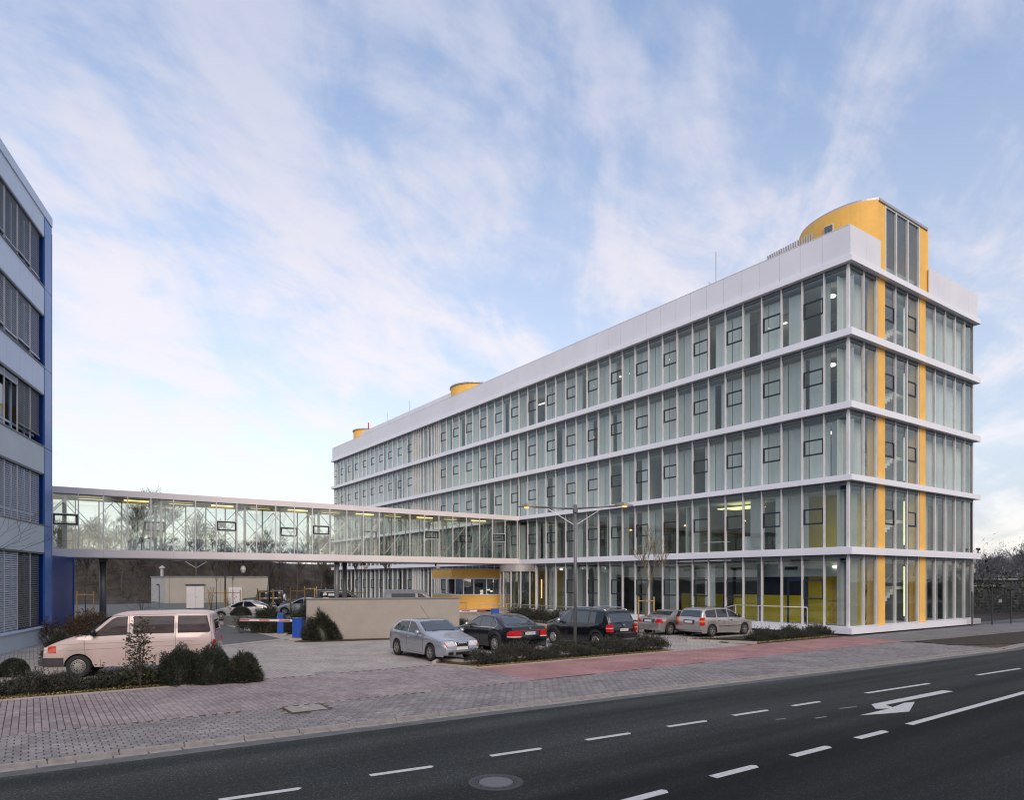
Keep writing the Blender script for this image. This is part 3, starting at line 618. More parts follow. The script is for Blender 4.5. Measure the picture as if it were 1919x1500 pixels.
# ---- rooms behind the glass
for i in range(5):
    z0, z1 = ZT[i], ZB[i+1]
    bx('ceiling', 1.05, 1.05, z1-.35, LX-1, LY-1, z1-.30, 'ceil_in', OB)
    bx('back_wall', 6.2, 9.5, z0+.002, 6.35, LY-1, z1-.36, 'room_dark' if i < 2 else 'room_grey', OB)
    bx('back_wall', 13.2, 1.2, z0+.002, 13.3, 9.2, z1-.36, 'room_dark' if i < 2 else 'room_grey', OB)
    # party walls
    for k in range(3, 58, 3):
        y = .41+1.266*k
        if y < 9 or (i == 0 and y < 44): continue
        bx('partition', 1.25, y-.06, z0+.002, 6.19, y+.06, z1-.36, 'room_grey' if (k+i) % 2 else 'room_pale', OB)
    # yellow stair core at the corner
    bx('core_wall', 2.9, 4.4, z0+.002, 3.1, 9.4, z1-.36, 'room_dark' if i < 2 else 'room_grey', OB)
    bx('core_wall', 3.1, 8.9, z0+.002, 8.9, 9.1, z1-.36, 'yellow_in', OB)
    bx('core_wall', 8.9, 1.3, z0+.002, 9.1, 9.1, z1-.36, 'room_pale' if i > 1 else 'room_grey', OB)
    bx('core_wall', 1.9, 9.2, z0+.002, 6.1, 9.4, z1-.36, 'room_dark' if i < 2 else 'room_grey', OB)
    if i < 2: bx('core_wall', 3.12, 1.0, z0+.002, 3.24, 4.3, z1-.36, 'yellow_in', OB)
    # stair flights
    h = (ZT[i+1]-z0); st = MB()
    for fl, (ya, yb, xa, xb, za, zb_) in enumerate(((1.5, 2.7, 4.0, 7.6, z0, z0+h/2), (3.0, 4.2, 7.6, 4.0, z0+h/2, z0+h))):
        nst = 11; dx = (xb-xa)/nst; dz = (zb_-za)/nst
        for s_ in range(nst):
            x0_ = xa+dx*s_; st.box(min(x0_, x0_+dx), ya, za+dz*s_-.10, max(x0_, x0_+dx), yb, za+dz*(s_+1))
    st.build('stair_flight', 'white_paint', OB)
    rl = MB(); rl.tube([(4.0, 1.5, z0+1.0), (7.6, 1.5, z0+h/2+1.0)], .025, 6); rl.tube([(7.6, 3.0, z0+h/2+1.0), (4.0, 3.0, z0+h+.9)], .025, 6); rl.build('handrail', 'galv', OB)
    bx('landing', 7.62, 1.5, z0+h/2-.18, 8.8, 4.2, z0+h/2, 'white_paint', OB)
    bx('light_tube', 7.30, .85, z0+.35, 7.35, .90, z1-.55, 'tube_light' if i < 2 else 'tube_pale', OB)
    for k in range(14):
        y = 1.35+k*5.064
        if y < LY-1:
            q = MB(); q.lathe([(.20, z0+.002), (.20, z1-.36)], (1.55, y, 0), n=16); q.build('column', 'steel', OB, smooth=False)
bx('bulkhead', 1.9, 1.3, 3.05, 2.2, 25.2, 3.84, 'room_pale', OB)
for k in range(6): bx('air_grille', 1.87, 4.2+k*3.8, 3.45, 1.895, 5.0+k*3.8, 3.65, 'black', OB)
bx('low_yellow_wall', 2.7, 4.5, .415, 2.85, 9.3, 1.95, 'yellow_in', OB); bx('low_yellow_wall', 4.2, 9.6, .415, 4.35, 14.8, 1.9, 'yellow_in', OB)
bx('lobby_wall', 4.2, 26, .415, 4.35, 33, 3.8, 'yellow_in', OB)
bx('inner_door', 3.05, 1.9, .42, 3.1, 2.8, 2.8, 'orange_door', OB)
bx('garden_door_frame', .90, 2.98, .415, .97, 3.08, 3.0, 'navy', OB); bx('garden_door_frame', .90, 4.14, .415, .97, 4.24, 3.0, 'navy', OB); bx('garden_door_frame', .90, 3.08, 2.8, .97, 4.14, 3.0, 'navy', OB)
# window frames in the inner facade
fr = MB(); fw, fh, t = 1.156, .86, .085
fr.box(-.03, 0, 0, .03, fw, t); fr.box(-.03, 0, fh-t, .03, fw, fh); fr.box(-.03, 0, t, .03, t, fh-t); fr.box(-.03, fw-t, t, .03, fw, fh-t)
FRM = fr.mesh('window', 'frame_dark')
fr = MB(); fh = 1.08
fr.box(-.03, 0, 0, .03, fw, t); fr.box(-.03, 0, fh-t, .03, fw, fh); fr.box(-.03, 0, t, .03, t, fh-t); fr.box(-.03, fw-t, t, .03, fw, fh-t)
FRG = fr.mesh('window', 'frame_dark')
for i in range(5):
    for k in list(range(1, 34, 2))+list(range(39, 58, 2)):
        y = (.41+1.266*k) if k < 35 else 49.78+1.266*(k-39)
        if i == 0 and (24 < y < 38 or k in (3,)): continue
        o = bpy.data.objects.new('window', FRG if i == 0 else FRM); link(o); o.parent = OB; o.location = (.395, y+.055, ZT[i]+(1.30 if i else 1.40))
fs = MB(); fs.box(0, -.03, 0, 1.06, .03, .10); fs.box(0, -.03, .78, 1.06, .03, .85); fs.box(0, -.03, .07, .06, .03, .78); fs.box(1.0, -.03, .07, 1.06, .03, .78); FSM = fs.mesh('window', 'frame_dark')
for i in range(1, 5):
    for x in (4.08, 6.62):
        o = bpy.data.objects.new('window', FSM); link(o); o.parent = OB; o.location = (x, .395, ZT[i]+1.35)
# blinds / curtains
bl = []
for i in range(5):
    for j, (a, b_) in enumerate(zip(gy, gy[1:])):
        w = b_-a
        if w < .9: bl.append((1.0, a+.03, ZT[i]+.06, 1.03, b_-.03, ZB[i+1]-.38, 'blind%d' % random.choice((1, 2)))); continue
        if i == 0:
            if j < 9 and j not in (7,): continue
            if 26 < a < 31: continue
        if i == 1 and j in (0, 5, 6, 7): continue
        rr = random.random(); m = 'blind%d' % (random.choice((0, 1, 1, 2)) if i < 2 else random.choice((2, 2, 3, 3)))
        if i >= 2: f = 1. if rr < .55 else random.uniform(.35, .85)
        else: f = random.uniform(.3, .8) if rr < .75 else (1. if rr < .9 else 0)
        if f <= 0: continue
        side = random.random() < .5
        bl.append((1.0, (a+.03) if side else b_-.03-(w-.06)*f, ZT[i]+.06, 1.03, (a+.03+(w-.06)*f) if side else b_-.03, ZB[i+1]-.38, m))
    for a, b_ in zip(gx, gx[1:]):
        if 3 < a < 8: continue
        if abs(a-7.82) < .01: a = 8.75
        w = b_-a; f = 1. if i > 1 else random.uniform(.25, .5)
        if i < 2 and a < 3: f = .45
        m = 'blind%d' % (random.choice((2, 3)) if i > 1 else 1)
        bl.append((a+.03, 1.0, ZT[i]+.06, a+.03+w*f, 1.03, ZB[i+1]-.38, m))
pieces('blind', bl, 'blind1', OB)
# a few lit lamps in the rooms
for (x, y, z, m) in [(1.5, 1.9, 18.35, 'lamp'), (1.5, 1.9, 14.6, 'lamp'), (1.5, 1.9, 10.9, 'lamp'), (1.9, 1.9, 3.6, 'lamp'), (1.6, 25.2, 3.75, 'lamp'), (1.6, 22.4, 3.75, 'lamp'), (1.6, 20.2, 3.75, 'lamp')]:
    q = MB(); q.lathe([(.0, -.10), (.16, -.07), (.21, 0), (.16, .05), (0, .06)], (x, y, z), n=16); q.build('ceiling_lamp', m, OB, smooth=True)
for (x, y, z) in [(2.6, 5.4, 18.2), (2.6, 9.3, 18.2), (2.4, 13.5, 18.3), (2.4, 18.2, 18.3), (2.4, 21.4, 18.3), (2.2, 28, 18.2), (2.3, 51, 18.2), (2.3, 57, 18.2)]: bx('tube_lamp', x, y, z, x+.14, y+1.2, z+.05, 'lamp', OB)
for (y, f) in [(7.6, 1), (12.2, 1), (15.2, 1), (17.3, 1), (23.6, 1), (10.0, 2), (16.6, 2), (26, 2), (21.4, 3), (33.2, 3), (40, 3)]:
    q = MB(); q.lathe([(.12, 0), (.05, .10), (0, .11)], (1.6, y, ZT[f]+1.9), n=10); q.tube([(1.6, y, ZT[f]+.1), (1.6, y, ZT[f]+1.9)], .014, 5, mi=1); q.build('floor_lamp', ['lamp_warm', 'galv'], OB)
bx('ceiling_light_band', 1.6, 7.0, 7.35, 3.2, 9.6, 7.40, 'tube_light', OB)
bx('desk', 1.3, 9.0, 5.25, 2.1, 10.4, 5.3, 'room_pale', OB); bx('cabinet', 1.3, 6.9, 4.58, 1.8, 7.5, 5.5, 'white_paint', OB); bx('desk', 1.3, 14.4, 5.25, 2.1, 16.2, 5.3, 'room_pale', OB)
# awning rail over ground-floor bays
bx('awning_rail', .18, 7.5, 4.02, .24, 11.7, 4.09, 'alu', OB)
for k in range(4): bx('awning_bracket', .16, 7.9+k*1.2, 3.98, .31, 7.98+k*1.2, 4.12, 'alu_dark', OB)
# entrance: revolving door drum
q = MB(); q.lathe([(1.55, 3.55), (1.62, 3.55), (1.62, 4.12), (1.55, 4.12)], (-.35, 28.6, 0), n=40); q.build('door_drum', 'galv', OB)
q = MB(); q.lathe([(1.53, 3.55), (0, 3.55)], (-.35, 28.6, 0), n=40); q.build('door_ceiling', 'room_grey', OB)
for t in (150, 180, 210, 240, 270, 120, 100):
    a = R(t); x, y = -.35+1.56*math.cos(a), 28.6+1.56*math.sin(a); bx('door_post', x-.04, y-.04, .415, x+.04, y+.04, 3.55, 'alu', OB)
for t0, t1 in ((150, 180), (180, 210), (210, 240), (240, 270), (120, 150)):
    q = MB(); a0, a1 = R(t0+3), R(t1-3); ps = []
    for k in range(5): a = a0+(a1-a0)*k/4; ps.append((-.35+1.55*math.cos(a), 28.6+1.55*math.sin(a)))
    po = [( -.35+(x+.35)*.985, 28.6+(y-28.6)*.985) for x, y in ps][::-1]
    q.prism(ps+po, .45, 3.5); q.build('curved_pane', 'glass_bridge', OB)
for t in (20, 110, 200, 290):
    a = R(t); q = MB(); q.prism([(-.35, 28.59), (-.35+1.45*math.cos(a), 28.59+1.45*math.sin(a)), (-.35+1.45*math.cos(a)+.03, 28.62+1.45*math.sin(a)), (-.32, 28.62)], .5, 3.4); q.build('door_wing', 'glass_bridge', OB)
bx('door_shaft', -.39, 28.56, .42, -.31, 28.64, 3.5, 'alu', OB)
for y0, y1 in ((26.95, 27.05), (30.2, 30.3)): bx('door_side_post', .2, y0, .415, .42, y1, 4.15, 'alu', OB)
bx('red_garland', 1.0, 27.2, 1.3, 1.06, 27.26, 2.9, 'lamp_warm', OB)
# porter's kiosk: yellow box with a window strip, bowed front
KP0, KP1 = Vector((.42, 30.75)), Vector((-4.05, 33.55)); nrm = Vector((KP1-KP0)).normalized(); nout = Vector((-nrm.y, nrm.x))
if nout.y > 0: nout = -nout
def kf(t, o=0.): p = KP0.lerp(KP1, t)+nout*(.30*4*t*(1-t)+o); return (p.x, p.y)
kfr = [kf(i/12) for i in range(13)]; kbk = [(-3.7, 37), (.4, 38.6)]
def kslab(z0, z1, o, m, name, t0=0, t1=1):
    q = MB(); q.prism([kf(t0+(t1-t0)*i/12, o) for i in range(13)]+[( kf(1, o)[0], 37), (.39, 38.6)] if (t0, t1) == (0, 1) else [kf(t0+(t1-t0)*i/4, o) for i in range(5)]+[kf(t1-(t1-t0)*i/4, o-.08) for i in range(5)], z0, z1); return q.build(name, m, OB)
kslab(.0, .30, .0, 'concrete_pale', 'kiosk_base'); kslab(.301, 1.50, .04, 'yellow', 'kiosk_wall'); kslab(1.501, 1.60, .08, 'alu', 'kiosk_sill')
kslab(2.93, 3.03, .08, 'alu', 'kiosk_head'); kslab(3.031, 3.78, .04, 'yellow', 'kiosk_fascia'); kslab(3.781, 3.86, .10, 'roofcap', 'kiosk_roof')
wt = [.02, .21, .42, .63, .80, .94]
for a, b_ in zip(wt, wt[1:]): kslab(1.601, 2.929, .0, 'glass_tower', 'kiosk_window', a+.008, b_-.008)
for a in wt: kslab(1.601, 2.929, .05, 'alu', 'kiosk_mullion', a-.008, a+.008)
bx('kiosk_back', -3.0, 35.2, 1.61, .3, 35.3, 2.92, 'room_dark', OB)
# ================================================================ GLAZED FOOTBRIDGE
GBR = empty('footbridge', (*S2W(-16.7, 29.0), 0), ANG); tag(GBR, 'enclosed glazed footbridge on grey columns linking the blue building to the office block', 'footbridge')
def gb(name, x0, y0, z0, x1, y1, z1, m): return bx(name, x0+16.7, y0-29.0, z0, x1+16.7, y1-29.0, z1, m, GBR)
XA, XB, WB = -36.5, -.02, 3.4
bm = [-.20-1.269*k for k in range(0, 29)]
jn = [-.2-1.269*k for k in range(0, 29, 3)]+[XA]; jn[0] = XB
bpy.context.view_layer.update()
for a, b_ in zip(jn, jn[1:]):
    gb('fascia_panel', b_+.004, 29.0, 7.93, a-.004, 29.03, 8.30, 'bridge_white'); gb('fascia_panel', b_+.004, 29.0, 4.24, a-.004, 29.03, 4.68, 'bridge_white')
    gb('fascia_panel', b_+.004, 29+WB-.03, 7.93, a-.004, 29+WB, 8.30, 'bridge_white'); gb('fascia_panel', b_+.004, 29+WB-.03, 4.24, a-.004, 29+WB, 4.68, 'bridge_white')
gb('roof_slab', XA, 29.035, 7.98, XB, 29+WB-.035, 8.24, 'bridge_ceiling'); gb('floor_slab', XA, 29.035, 4.30, XB, 29+WB-.035, 4.62, 'galv')
gb('soffit', XA, 29.10, 4.17, XB, 29+WB-.1, 4.295, 'steel')
gb('drip_edge', XA, 28.985, 4.19, XB, 29.035, 4.235, 'galv')
gb('head_rail', XA, 29.05, 7.86, XB, 29.12, 7.925, 'alu_dark'); gb('head_rail', XA, 28.9+WB, 7.86, XB, 28.95+WB, 7.925, 'alu_dark')
wn = {1: 0, 6: 0, 13: 0, 18: 0, 25: 0}
for x in bm:
    gb('mullion', x-.032, 29.0, 4.685, x+.032, 29.09, 7.925, 'alu'); gb('mullion', x-.032, 28.9+WB, 4.685, x+.032, 29+WB-.01, 7.925, 'alu')
for k, (a, b_) in enumerate(zip(bm, bm[1:])):
    for y in (29.04, 28.94+WB): gb('glass_pane', b_+.033, y, 4.69, a-.033, y+.015, 7.86, 'glass_bridge')
    side = 29.0 if k in wn else (28.86+WB if (k+4) in wn else None)
    if side is not None:
        w0, w1 = b_+.034, a-.034
        for nm, (p, q2, r_, s_) in (('window_frame', (w0, w1, 6.62, 6.70)), ('window_frame', (w0, w1, 6.10, 6.18))): gb(nm, p, side-.01, r_, q2, side+.10, s_, 'frame_dark')
        gb('window_frame', w0, side-.01, 6.18, w0+.08, side+.10, 6.62, 'frame_dark'); gb('window_frame', w1-.08, side-.01, 6.18, w1, side+.10, 6.62, 'frame_dark')
        gb('transom', w0, side, 6.705, w1, side+.09, 6.75, 'alu'); gb('transom', w0, side, 6.05, w1, side+.09, 6.095, 'alu')
# steel frames and tie rods inside
for k in range(0, 28, 4):
    x = -.2-1.269*(k+1.5)
    for yy in (29.55, 28.5+WB): gb('steel_column', x-.07, yy-.07, 4.63, x+.07, yy+.07, 7.95, 'galv')
    gb('cross_beam', x-.06, 29.5, 7.62, x+.06, 28.6+WB, 7.75, 'galv')
    for yy in (29.55, 28.5+WB):
        xn = x-1.269*4
        for (xa, za, xb, zb_) in ((x, 7.7, (x+xn)/2, 4.8), ((x+xn)/2, 4.8, xn, 7.7), (x, 4.8, (x+xn)/2, 7.7), ((x+xn)/2, 7.7, xn, 4.8)):
            q = MB(); q.tube([(xa+16.7, yy-29, za), (xb+16.7, yy-29, zb_)], .022, 6); q.build('tie_rod', 'galv', GBR)
    if k < 26: 
        gb('strip_light', x-2.0, 30.1, 7.80, x-.6, 30.2, 7.86, 'bridge_light'); gb('strip_light', x-4.4, 30.9, 7.80, x-3.0, 31.0, 7.86, 'bridge_light')
gb('ceiling_tray', XA, 30.3, 7.7, XB, 30.7, 7.78, 'yellow_in')
for x in (-30.56,):
    q = MB(); q.lathe([(.19, 0), (.19, 4.17)], (x+16.7, 1.7, 0), n=20); q.build('support_column', 'steel', GBR, smooth=True)
for (x, y) in ((-15.97, 29.6), (-14.55, 31.7)):
    q = MB(); q.lathe([(.17, 0), (.17, 4.17)], (x+16.7, y-29, 0), n=20); q.build('support_column', 'steel', GBR, smooth=True)
gb('column_head', -30.8, 30.4, 4.0, -30.3, 31.0, 4.165, 'steel')
# dome camera and spotlights hung from the soffit
def hung(px_local, y, kind):
    X, Y = S2W(px_local, y)
    if kind == 'cam':
        e = empty('dome_camera', (X, Y, 4.165), ANG); q = MB(); q.tube([(0, 0, 0), (0, 0, -.35)], .04, 8); q.build('bracket', 'steel_dark', e)
        q = MB(); q.lathe([(.05, -.34), (.12, -.38), (.17, -.55), (.17, -.68)], n=20); q.build('housing', 'white_paint', e, smooth=True)
        q = MB(); q.lathe([(.165, -.681), (.15, -.78), (.09, -.85), (0, -.88)], n=20); q.build('dome', 'galv', e, smooth=True)
        bx('side_arm', -.6, -.04, -.14, .6, .04, -.06, 'steel_dark', e)
        tag(e, 'white dome security camera hanging beneath the glazed footbridge', 'camera')
    else:
        e = empty('spotlight', (X, Y, 4.165), ANG); bx('bracket', -.05, -.05, -.22, .05, .05, 0, 'steel_dark', e)
        q = MB(); q.lathe([(.05, 0), (.13, .10), (.13, .28)], (0, -.1, -.32), axis='x', n=14); q.build('lamp_head', 'concrete_pale', e, smooth=True)
        tag(e, kind, 'spotlight', 'spotlights under the footbridge')
hung(-22.5, 29.6, 'cam')
hung(-14.0, 29.4, 'small pale spotlight under the footbridge beside the pair of columns'); hung(-7.9, 29.4, 'small pale spotlight under the footbridge left of the yellow kiosk')
# ================================================================ LEFT BUILDING (local x toward the camera along its facade, y outward)
LA = math.atan2(-.9492, .3146)
LB = empty('blue_office_building', (-21.16, 31.0, 0), LA); tag(LB, 'blue and grey office building at the left edge with venetian blinds in every window row', 'office building')
bpy.context.view_layer.update()
XE = -.98
rows = [(.80, 4.05), (5.32, 7.63), (8.87, 11.22), (12.47, 14.80), (16.08, 18.36)]
bands = [(4.05, 5.32), (7.63, 8.87), (11.22, 12.47), (14.80, 16.08), (18.36, 19.30)]
xj = [0, 1.52, 3.0, 4.4, 5.9, 7.4, 8.9, 10.4, 11.9, 13.4, 14.9, 16.4]
bx('plinth', XE, -12, 0, 17, -.05, .72, 'grey_panel_low', LB)
bx('window_sill', 0, -.45, .72, 17, .06, .80, 'grey_panel', LB)
bx('core', XE+.02, -12, .73, 17, -.60, 19.2, 'room_dark', LB)
bx('coping', XE, -12, 19.31, 17, .05, 19.72, 'grey_panel', LB)
for i, (z0, z1) in enumerate(bands):
    mm = 'grey_panel' if i > 1 else 'grey_panel_low'
    for a, b_ in zip(xj, xj[1:]) if i > 1 else [(0, 6.0), (6.0, 12), (12, 16.4)]: bx('facade_panel', a+.005, -.40, z0+.05, b_-.005, 0, z1, mm, LB)
    bx('panel_sill', 0, -.42, z0+1.24 if False else z1-.0 if i < 4 else z1-.0, 17, .035, z1+.045, 'alu_dark' if i < 4 else 'grey_panel', LB)
for z0, z1 in [(.75, 5.31), (5.33, 8.86), (8.88, 12.46), (12.48, 16.07), (16.09, 19.70)]:
    bx('blue_panel', XE, -.6, z0, -.012, .02, z1, 'blue_panel', LB)
bx('corner_fin', XE-.03, -.6, .4, XE-.002, .03, 19.0, 'blue_panel', LB)
def slats(w, h, n=None, m='slat', tilt=35):
    q = MB(); n = n or int(h/.088); ca, sa = math.cos(R(tilt))*.034, math.sin(R(tilt))*.034
    for k in range(n):
        z = -k*h/n-.03
        q.add([(0, -ca, z+sa), (w, -ca, z+sa), (w, ca, z-sa), (0, ca, z-sa), (0, -ca, z+sa-.004), (w, -ca, z+sa-.004), (w, ca, z-sa-.004), (0, ca, z-sa-.004)], [(0, 3, 2, 1), (4, 5, 6, 7), (2, 3, 7, 6), (0, 1, 5, 4)])
    q.box(-.01, -.035, -h-.05, w+.01, .035, -h, 0)
    for x in (w*.2, w*.8): q.box(x, -.04, -h, x+.012, -.036, 0)
    return q.mesh('venetian_blind', m)
cache = {}
for r_, (z0, z1) in enumerate(rows):
    bx('window_recess', 0, -.42, z0, .02, -.05, z1, 'blue_wall', LB)
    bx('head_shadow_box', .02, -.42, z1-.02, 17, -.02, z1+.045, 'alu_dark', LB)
    for k, (a, b_) in enumerate(zip([.34]+xj[1:], xj[1:])):
        H = z1-z0
        bx('glass_pane', a+.05, -.36, z0+.48, b_-.05, -.34, z1-.03, 'glass_dark', LB); bx('glass_pane', a+.05, -.36, z0+.06, b_-.05, -.34, z0+.40, 'glass_dark', LB)
        bx('window_post', b_-.06, -.40, z0+.002, b_+.06, -.30, z1-.03, 'grey_panel', LB); bx('window_transom', a, -.38, z0+.40, b_-.06, -.31, z0+.48, 'grey_panel', LB)
        bx('guide_rail', b_-.02, -.12, z0+.002, b_+.02, -.08, z1-.03, 'alu', LB)
        if k > 5 and r_: continue
        if r_ == 2 and k >= 2: h, mm, tl = .25, 'slat', 70
        elif r_ == 2: h, mm, tl = H*.77, 'slat_dark', 72
        elif r_ in (3, 4): h, mm, tl = H*(.80 if k % 2 else .84), 'slat', 70
        elif r_ == 0 and k < 2: h, mm, tl = H-.12, 'slat_dark', 60
        else: h, mm, tl = H-.10, 'slat', 62
        w = b_-a-.08; key = (round(w, 2), round(h, 2), mm)
        if key not in cache: cache[key] = slats(w, h, max(4, int(h/.088)) if h > .3 else 8, mm, tl)
        o = bpy.data.objects.new('venetian_blind', cache[key]); link(o); o.parent = LB; o.location = (a+.04, -.10, z1-.06)
bx('stair_wing', -9.94, -9, 0, XE-.04, -1.38, 4.17, 'blue_wall', LB)
bx('wing_vent', -2.6, -1.379, 3.6, -2.3, -1.36, 3.85, 'steel_dark', LB)
bx('wing_edge', -9.98, -1.5, 0, -9.945, -1.34, 4.17, 'blue_panel', LB)
# ================================================================ boundary wall by the barrier
pA, pB = Vector((-9.74, 32.52)), Vector((-2.66, 34.62)); wv = pB-pA; wl = wv.length
wa = math.atan2(wv.y, wv.x); we = empty('boundary_wall', (pA.x, pA.y, 0), wa); tag(we, 'free-standing beige rendered wall behind the silver hatchback', 'wall')
bx('render_panel', 0, 0, 0, wl, .28, 1.93, 'plaster', we); bx('coping', -.03, -.04, 1.932, wl+.04, .32, 2.0, 'wall_cap', we); bx('end_trim', -.03, -.01, .1, -.002, .29, 1.93, 'wall_cap', we)
# ================================================================ plant house (low rendered shed)
sh = empty('utility_shed', (*S2W(-23.8, 53.5), 0), ANG); tag(sh, 'low pale rendered utility shed with grey plinth and white double doors beyond the car park', 'shed')
bx('wall', 0, .02, .62, 9.6, 9, 3.12, 'shed_wall', sh); bx('plinth', -.03, -.03, 0, 9.63, 9.03, .615, 'shed_plinth', sh); bx('roof_edge', -.08, -.06, 3.125, 9.7, 9.1, 3.22, 'stone_grey', sh)
bx('side_wall', -.012, .03, .63, -.001, 9, 3.1, 'shed_wall_side', sh)
for x, w, h in ((1.85, 1.55, 2.1), (5.7, 1.25, 2.0)):
    d_ = bx('door', x, -.10, .12, x+w/2-.01, -.04, .12+h, 'white_paint', sh); bx('door', x+w/2+.01, -.10, .12, x+w, -.04, .12+h, 'white_paint', sh)
    bx('door_handle', x+w/2+.06, -.13, 1.15, x+w/2+.14, -.10, 1.2, 'steel_dark', sh)
bx('door_canopy', 1.75, -.22, 2.42, 3.5, .01, 2.50, 'galv', sh)
bx('wall_joint', 4.95, .005, .63, 4.98, .022, 3.1, 'stone_grey', sh); bx('wall_joint', .35, .005, .63, .38, .022, 3.1, 'stone_grey', sh)
bx('side_door', -.06, 3.0, .2, -.013, 3.5, 2.4, 'steel', sh); bx('side_lamp', -.2, 3.8, 2.3, -.013, 3.95, 2.45, 'steel_dark', sh)
q = MB(); q.lathe([(.16, 3.22), (.16, 4.0), (.30, 4.02), (.30, 4.10), (.05, 4.32), (0, 4.33)], (.6, 6.0, 0), n=16); q.build('flue', 'galv', sh, smooth=False)
# ================================================================ barriers
def barrier(base, boom_dir, L, h, label):
    a = math.atan2(boom_dir[1], boom_dir[0]); e = empty('parking_barrier', (base[0], base[1], 0), a); tag(e, label, 'barrier')
    bx('foundation', -.34, -.30, 0, .34, .30, .10, 'concrete_pale', e)
    q = MB(); q.bbox(-.24, -.17, .10, .24, .17, h, .03); q.build('housing', 'blue_paint', e)
    bx('housing_lid', -.25, -.18, h+.002, .25, .18, h+.03, 'blue_panel', e); bx('service_door', -.20, -.178, .25, .18, -.172, h-.12, 'blue_paint', e)
    bm_ = bx('boom', -.15, -.26, h-.17, L, -.20, h-.06, 'white_paint', e)
    n = max(2, int(L/.85))
    for k in range(n): bx('red_stripe', .55+k*L/n, -.263, h-.145, .55+k*L/n+L/n*.52, -.1985, h-.085, 'red_paint', e)
    return e
barrier((-10.25, 32.9), (-3.2, .55), 3.2, 1.02, 'blue parking barrier with lowered red and white boom beside the beige wall')
bpy.data.objects['boom'].rotation_euler = (0, R(-0), 0)
e = empty('ticket_post', (-11.95, 35.4, 0), R(10)); tag(e, 'slim blue ticket post standing behind the barrier boom', 'ticket post')
bx('foundation', -.32, -.30, 0, .32, .30, .10, 'concrete_pale', e); q = MB(); q.bbox(-.15, -.14, .10, .15, .14, 1.15, .03); q.build('housing', 'blue_paint', e)
bx('reader_panel', -.158, -.12, .70, -.151, .1, 1.06, 'white_paint', e); bx('reader_slot', -.164, -.05, .80, -.159, .03, .98, 'black', e)
barrier((-1.05, 42.6), (-3.0, -.35), 3.0, 1.05, 'blue barrier housing with red and white boom beyond the black saloon')
bx('right_boom', .25, -.26, .88, 1.1, -.20, .99, 'red_paint', bpy.data.objects['parking_barrier.001'])
# planter block behind the barrier
e = empty('concrete_planter', (-17.2, 43.4, 0), R(8)); tag(e, 'long dark concrete planter trough holding a clipped ball shrub', 'planter'); q = MB(); q.bbox(-.9, -.5, 0, 1.25, .6, .62, .04); q.build('trough', 'steel', e)
# bicycle railings and ramp rails at the entrance
def railing(pts, h, label, name='handrail', mids=(), m='galv', group=None):
    e = empty(name, (*pts[0][:2], 0)); tag(e, label, 'railing', group); o0 = Vector((*pts[0][:2], 0))
    P = [Vector(p)-o0 for p in pts]; q = MB(); q.tube([p+Vector((0, 0, h)) for p in P], .024, 8); q.build('top_rail', m, e, smooth=True)
    for mm in mids: q = MB(); q.tube([p+Vector((0, 0, mm)) for p in P], .014, 6); q.build('middle_rail', m, e)
    for a, b_ in zip(P, P[1:]):
        n = max(1, round((b_-a).length/1.5))
        for k in range(n+1):
            if k == n and b_ is not P[-1]: continue
            p = a.lerp(b_, k/n); q = MB(); q.tube([p, p+Vector((0, 0, h))], .022, 6); q.build('post', m, e)
    return e
def sp(x, y, z=0): return (*S2W(x, y), z)
railing([sp(-7.2, 28.5), sp(-4.8, 29.8), sp(-4.6, 30.2)], 1.0, 'tall rail section in front of the yellow kiosk at left', group='entrance ramp rails')
railing([sp(-5.6, 26.6), sp(-3.0, 26.6), sp(-3.0, 22.0), sp(-3.0, 17.6)], .95, 'steel handrail along the entrance ramp in front of the revolving door', mids=(.5,), group='entrance ramp rails')
railing([sp(-4.4, 25.6), sp(-4.4, 16.0)], .70, 'lower parallel ramp rail nearer the dark hedge', group='entrance ramp rails')
e = empty('entrance_ramp', sp(-3.6, 22), ANG); tag(e, 'pale concrete entrance ramp and plinth before the revolving door', 'ramp')
q = MB(); q.add([(-1.2, -6.5, 0), (3.9, -6.5, 0), (3.9, -3, .36), (-1.2, -3, .30), (-1.2, 8, .33), (3.9, 8, .36), (-1.2, 8, 0), (3.9, 8, 0), (-1.2, -3, 0), (3.9, -3, 0)], [(0, 1, 2, 3), (3, 2, 5, 4), (4, 5, 7, 6), (0, 3, 4, 6), (1, 7, 5, 2), (0, 6, 7, 1)]); q.build('ramp_slab', 'concrete_pale', e)
# steps/rail at the garden door near the corner
railing([sp(-.55, 2.1, .41), sp(-.55, 6.6, .41)], 1.0, 'white garden door railing in front of the ground-floor glass near the corner', 'door_railing', mids=(), m='alu')
e = empty('door_landing', sp(-.62, 1.6), ANG); tag(e, 'white door landing and steps beneath the garden door railing', 'landing'); bx('slab', 0, 0, .12, .60, 6.0, .41, 'slab_white', e); bx('step', -.05, 6.01, .05, .58, 6.4, .2, 'slab_white', e)
q = MB(); q.tube([(0.07, 5.0, 1.41), (0.07, 7.0, .9), (.07, 7.0, .1)], .022, 6); q.build('sloping_rail', 'alu', e)
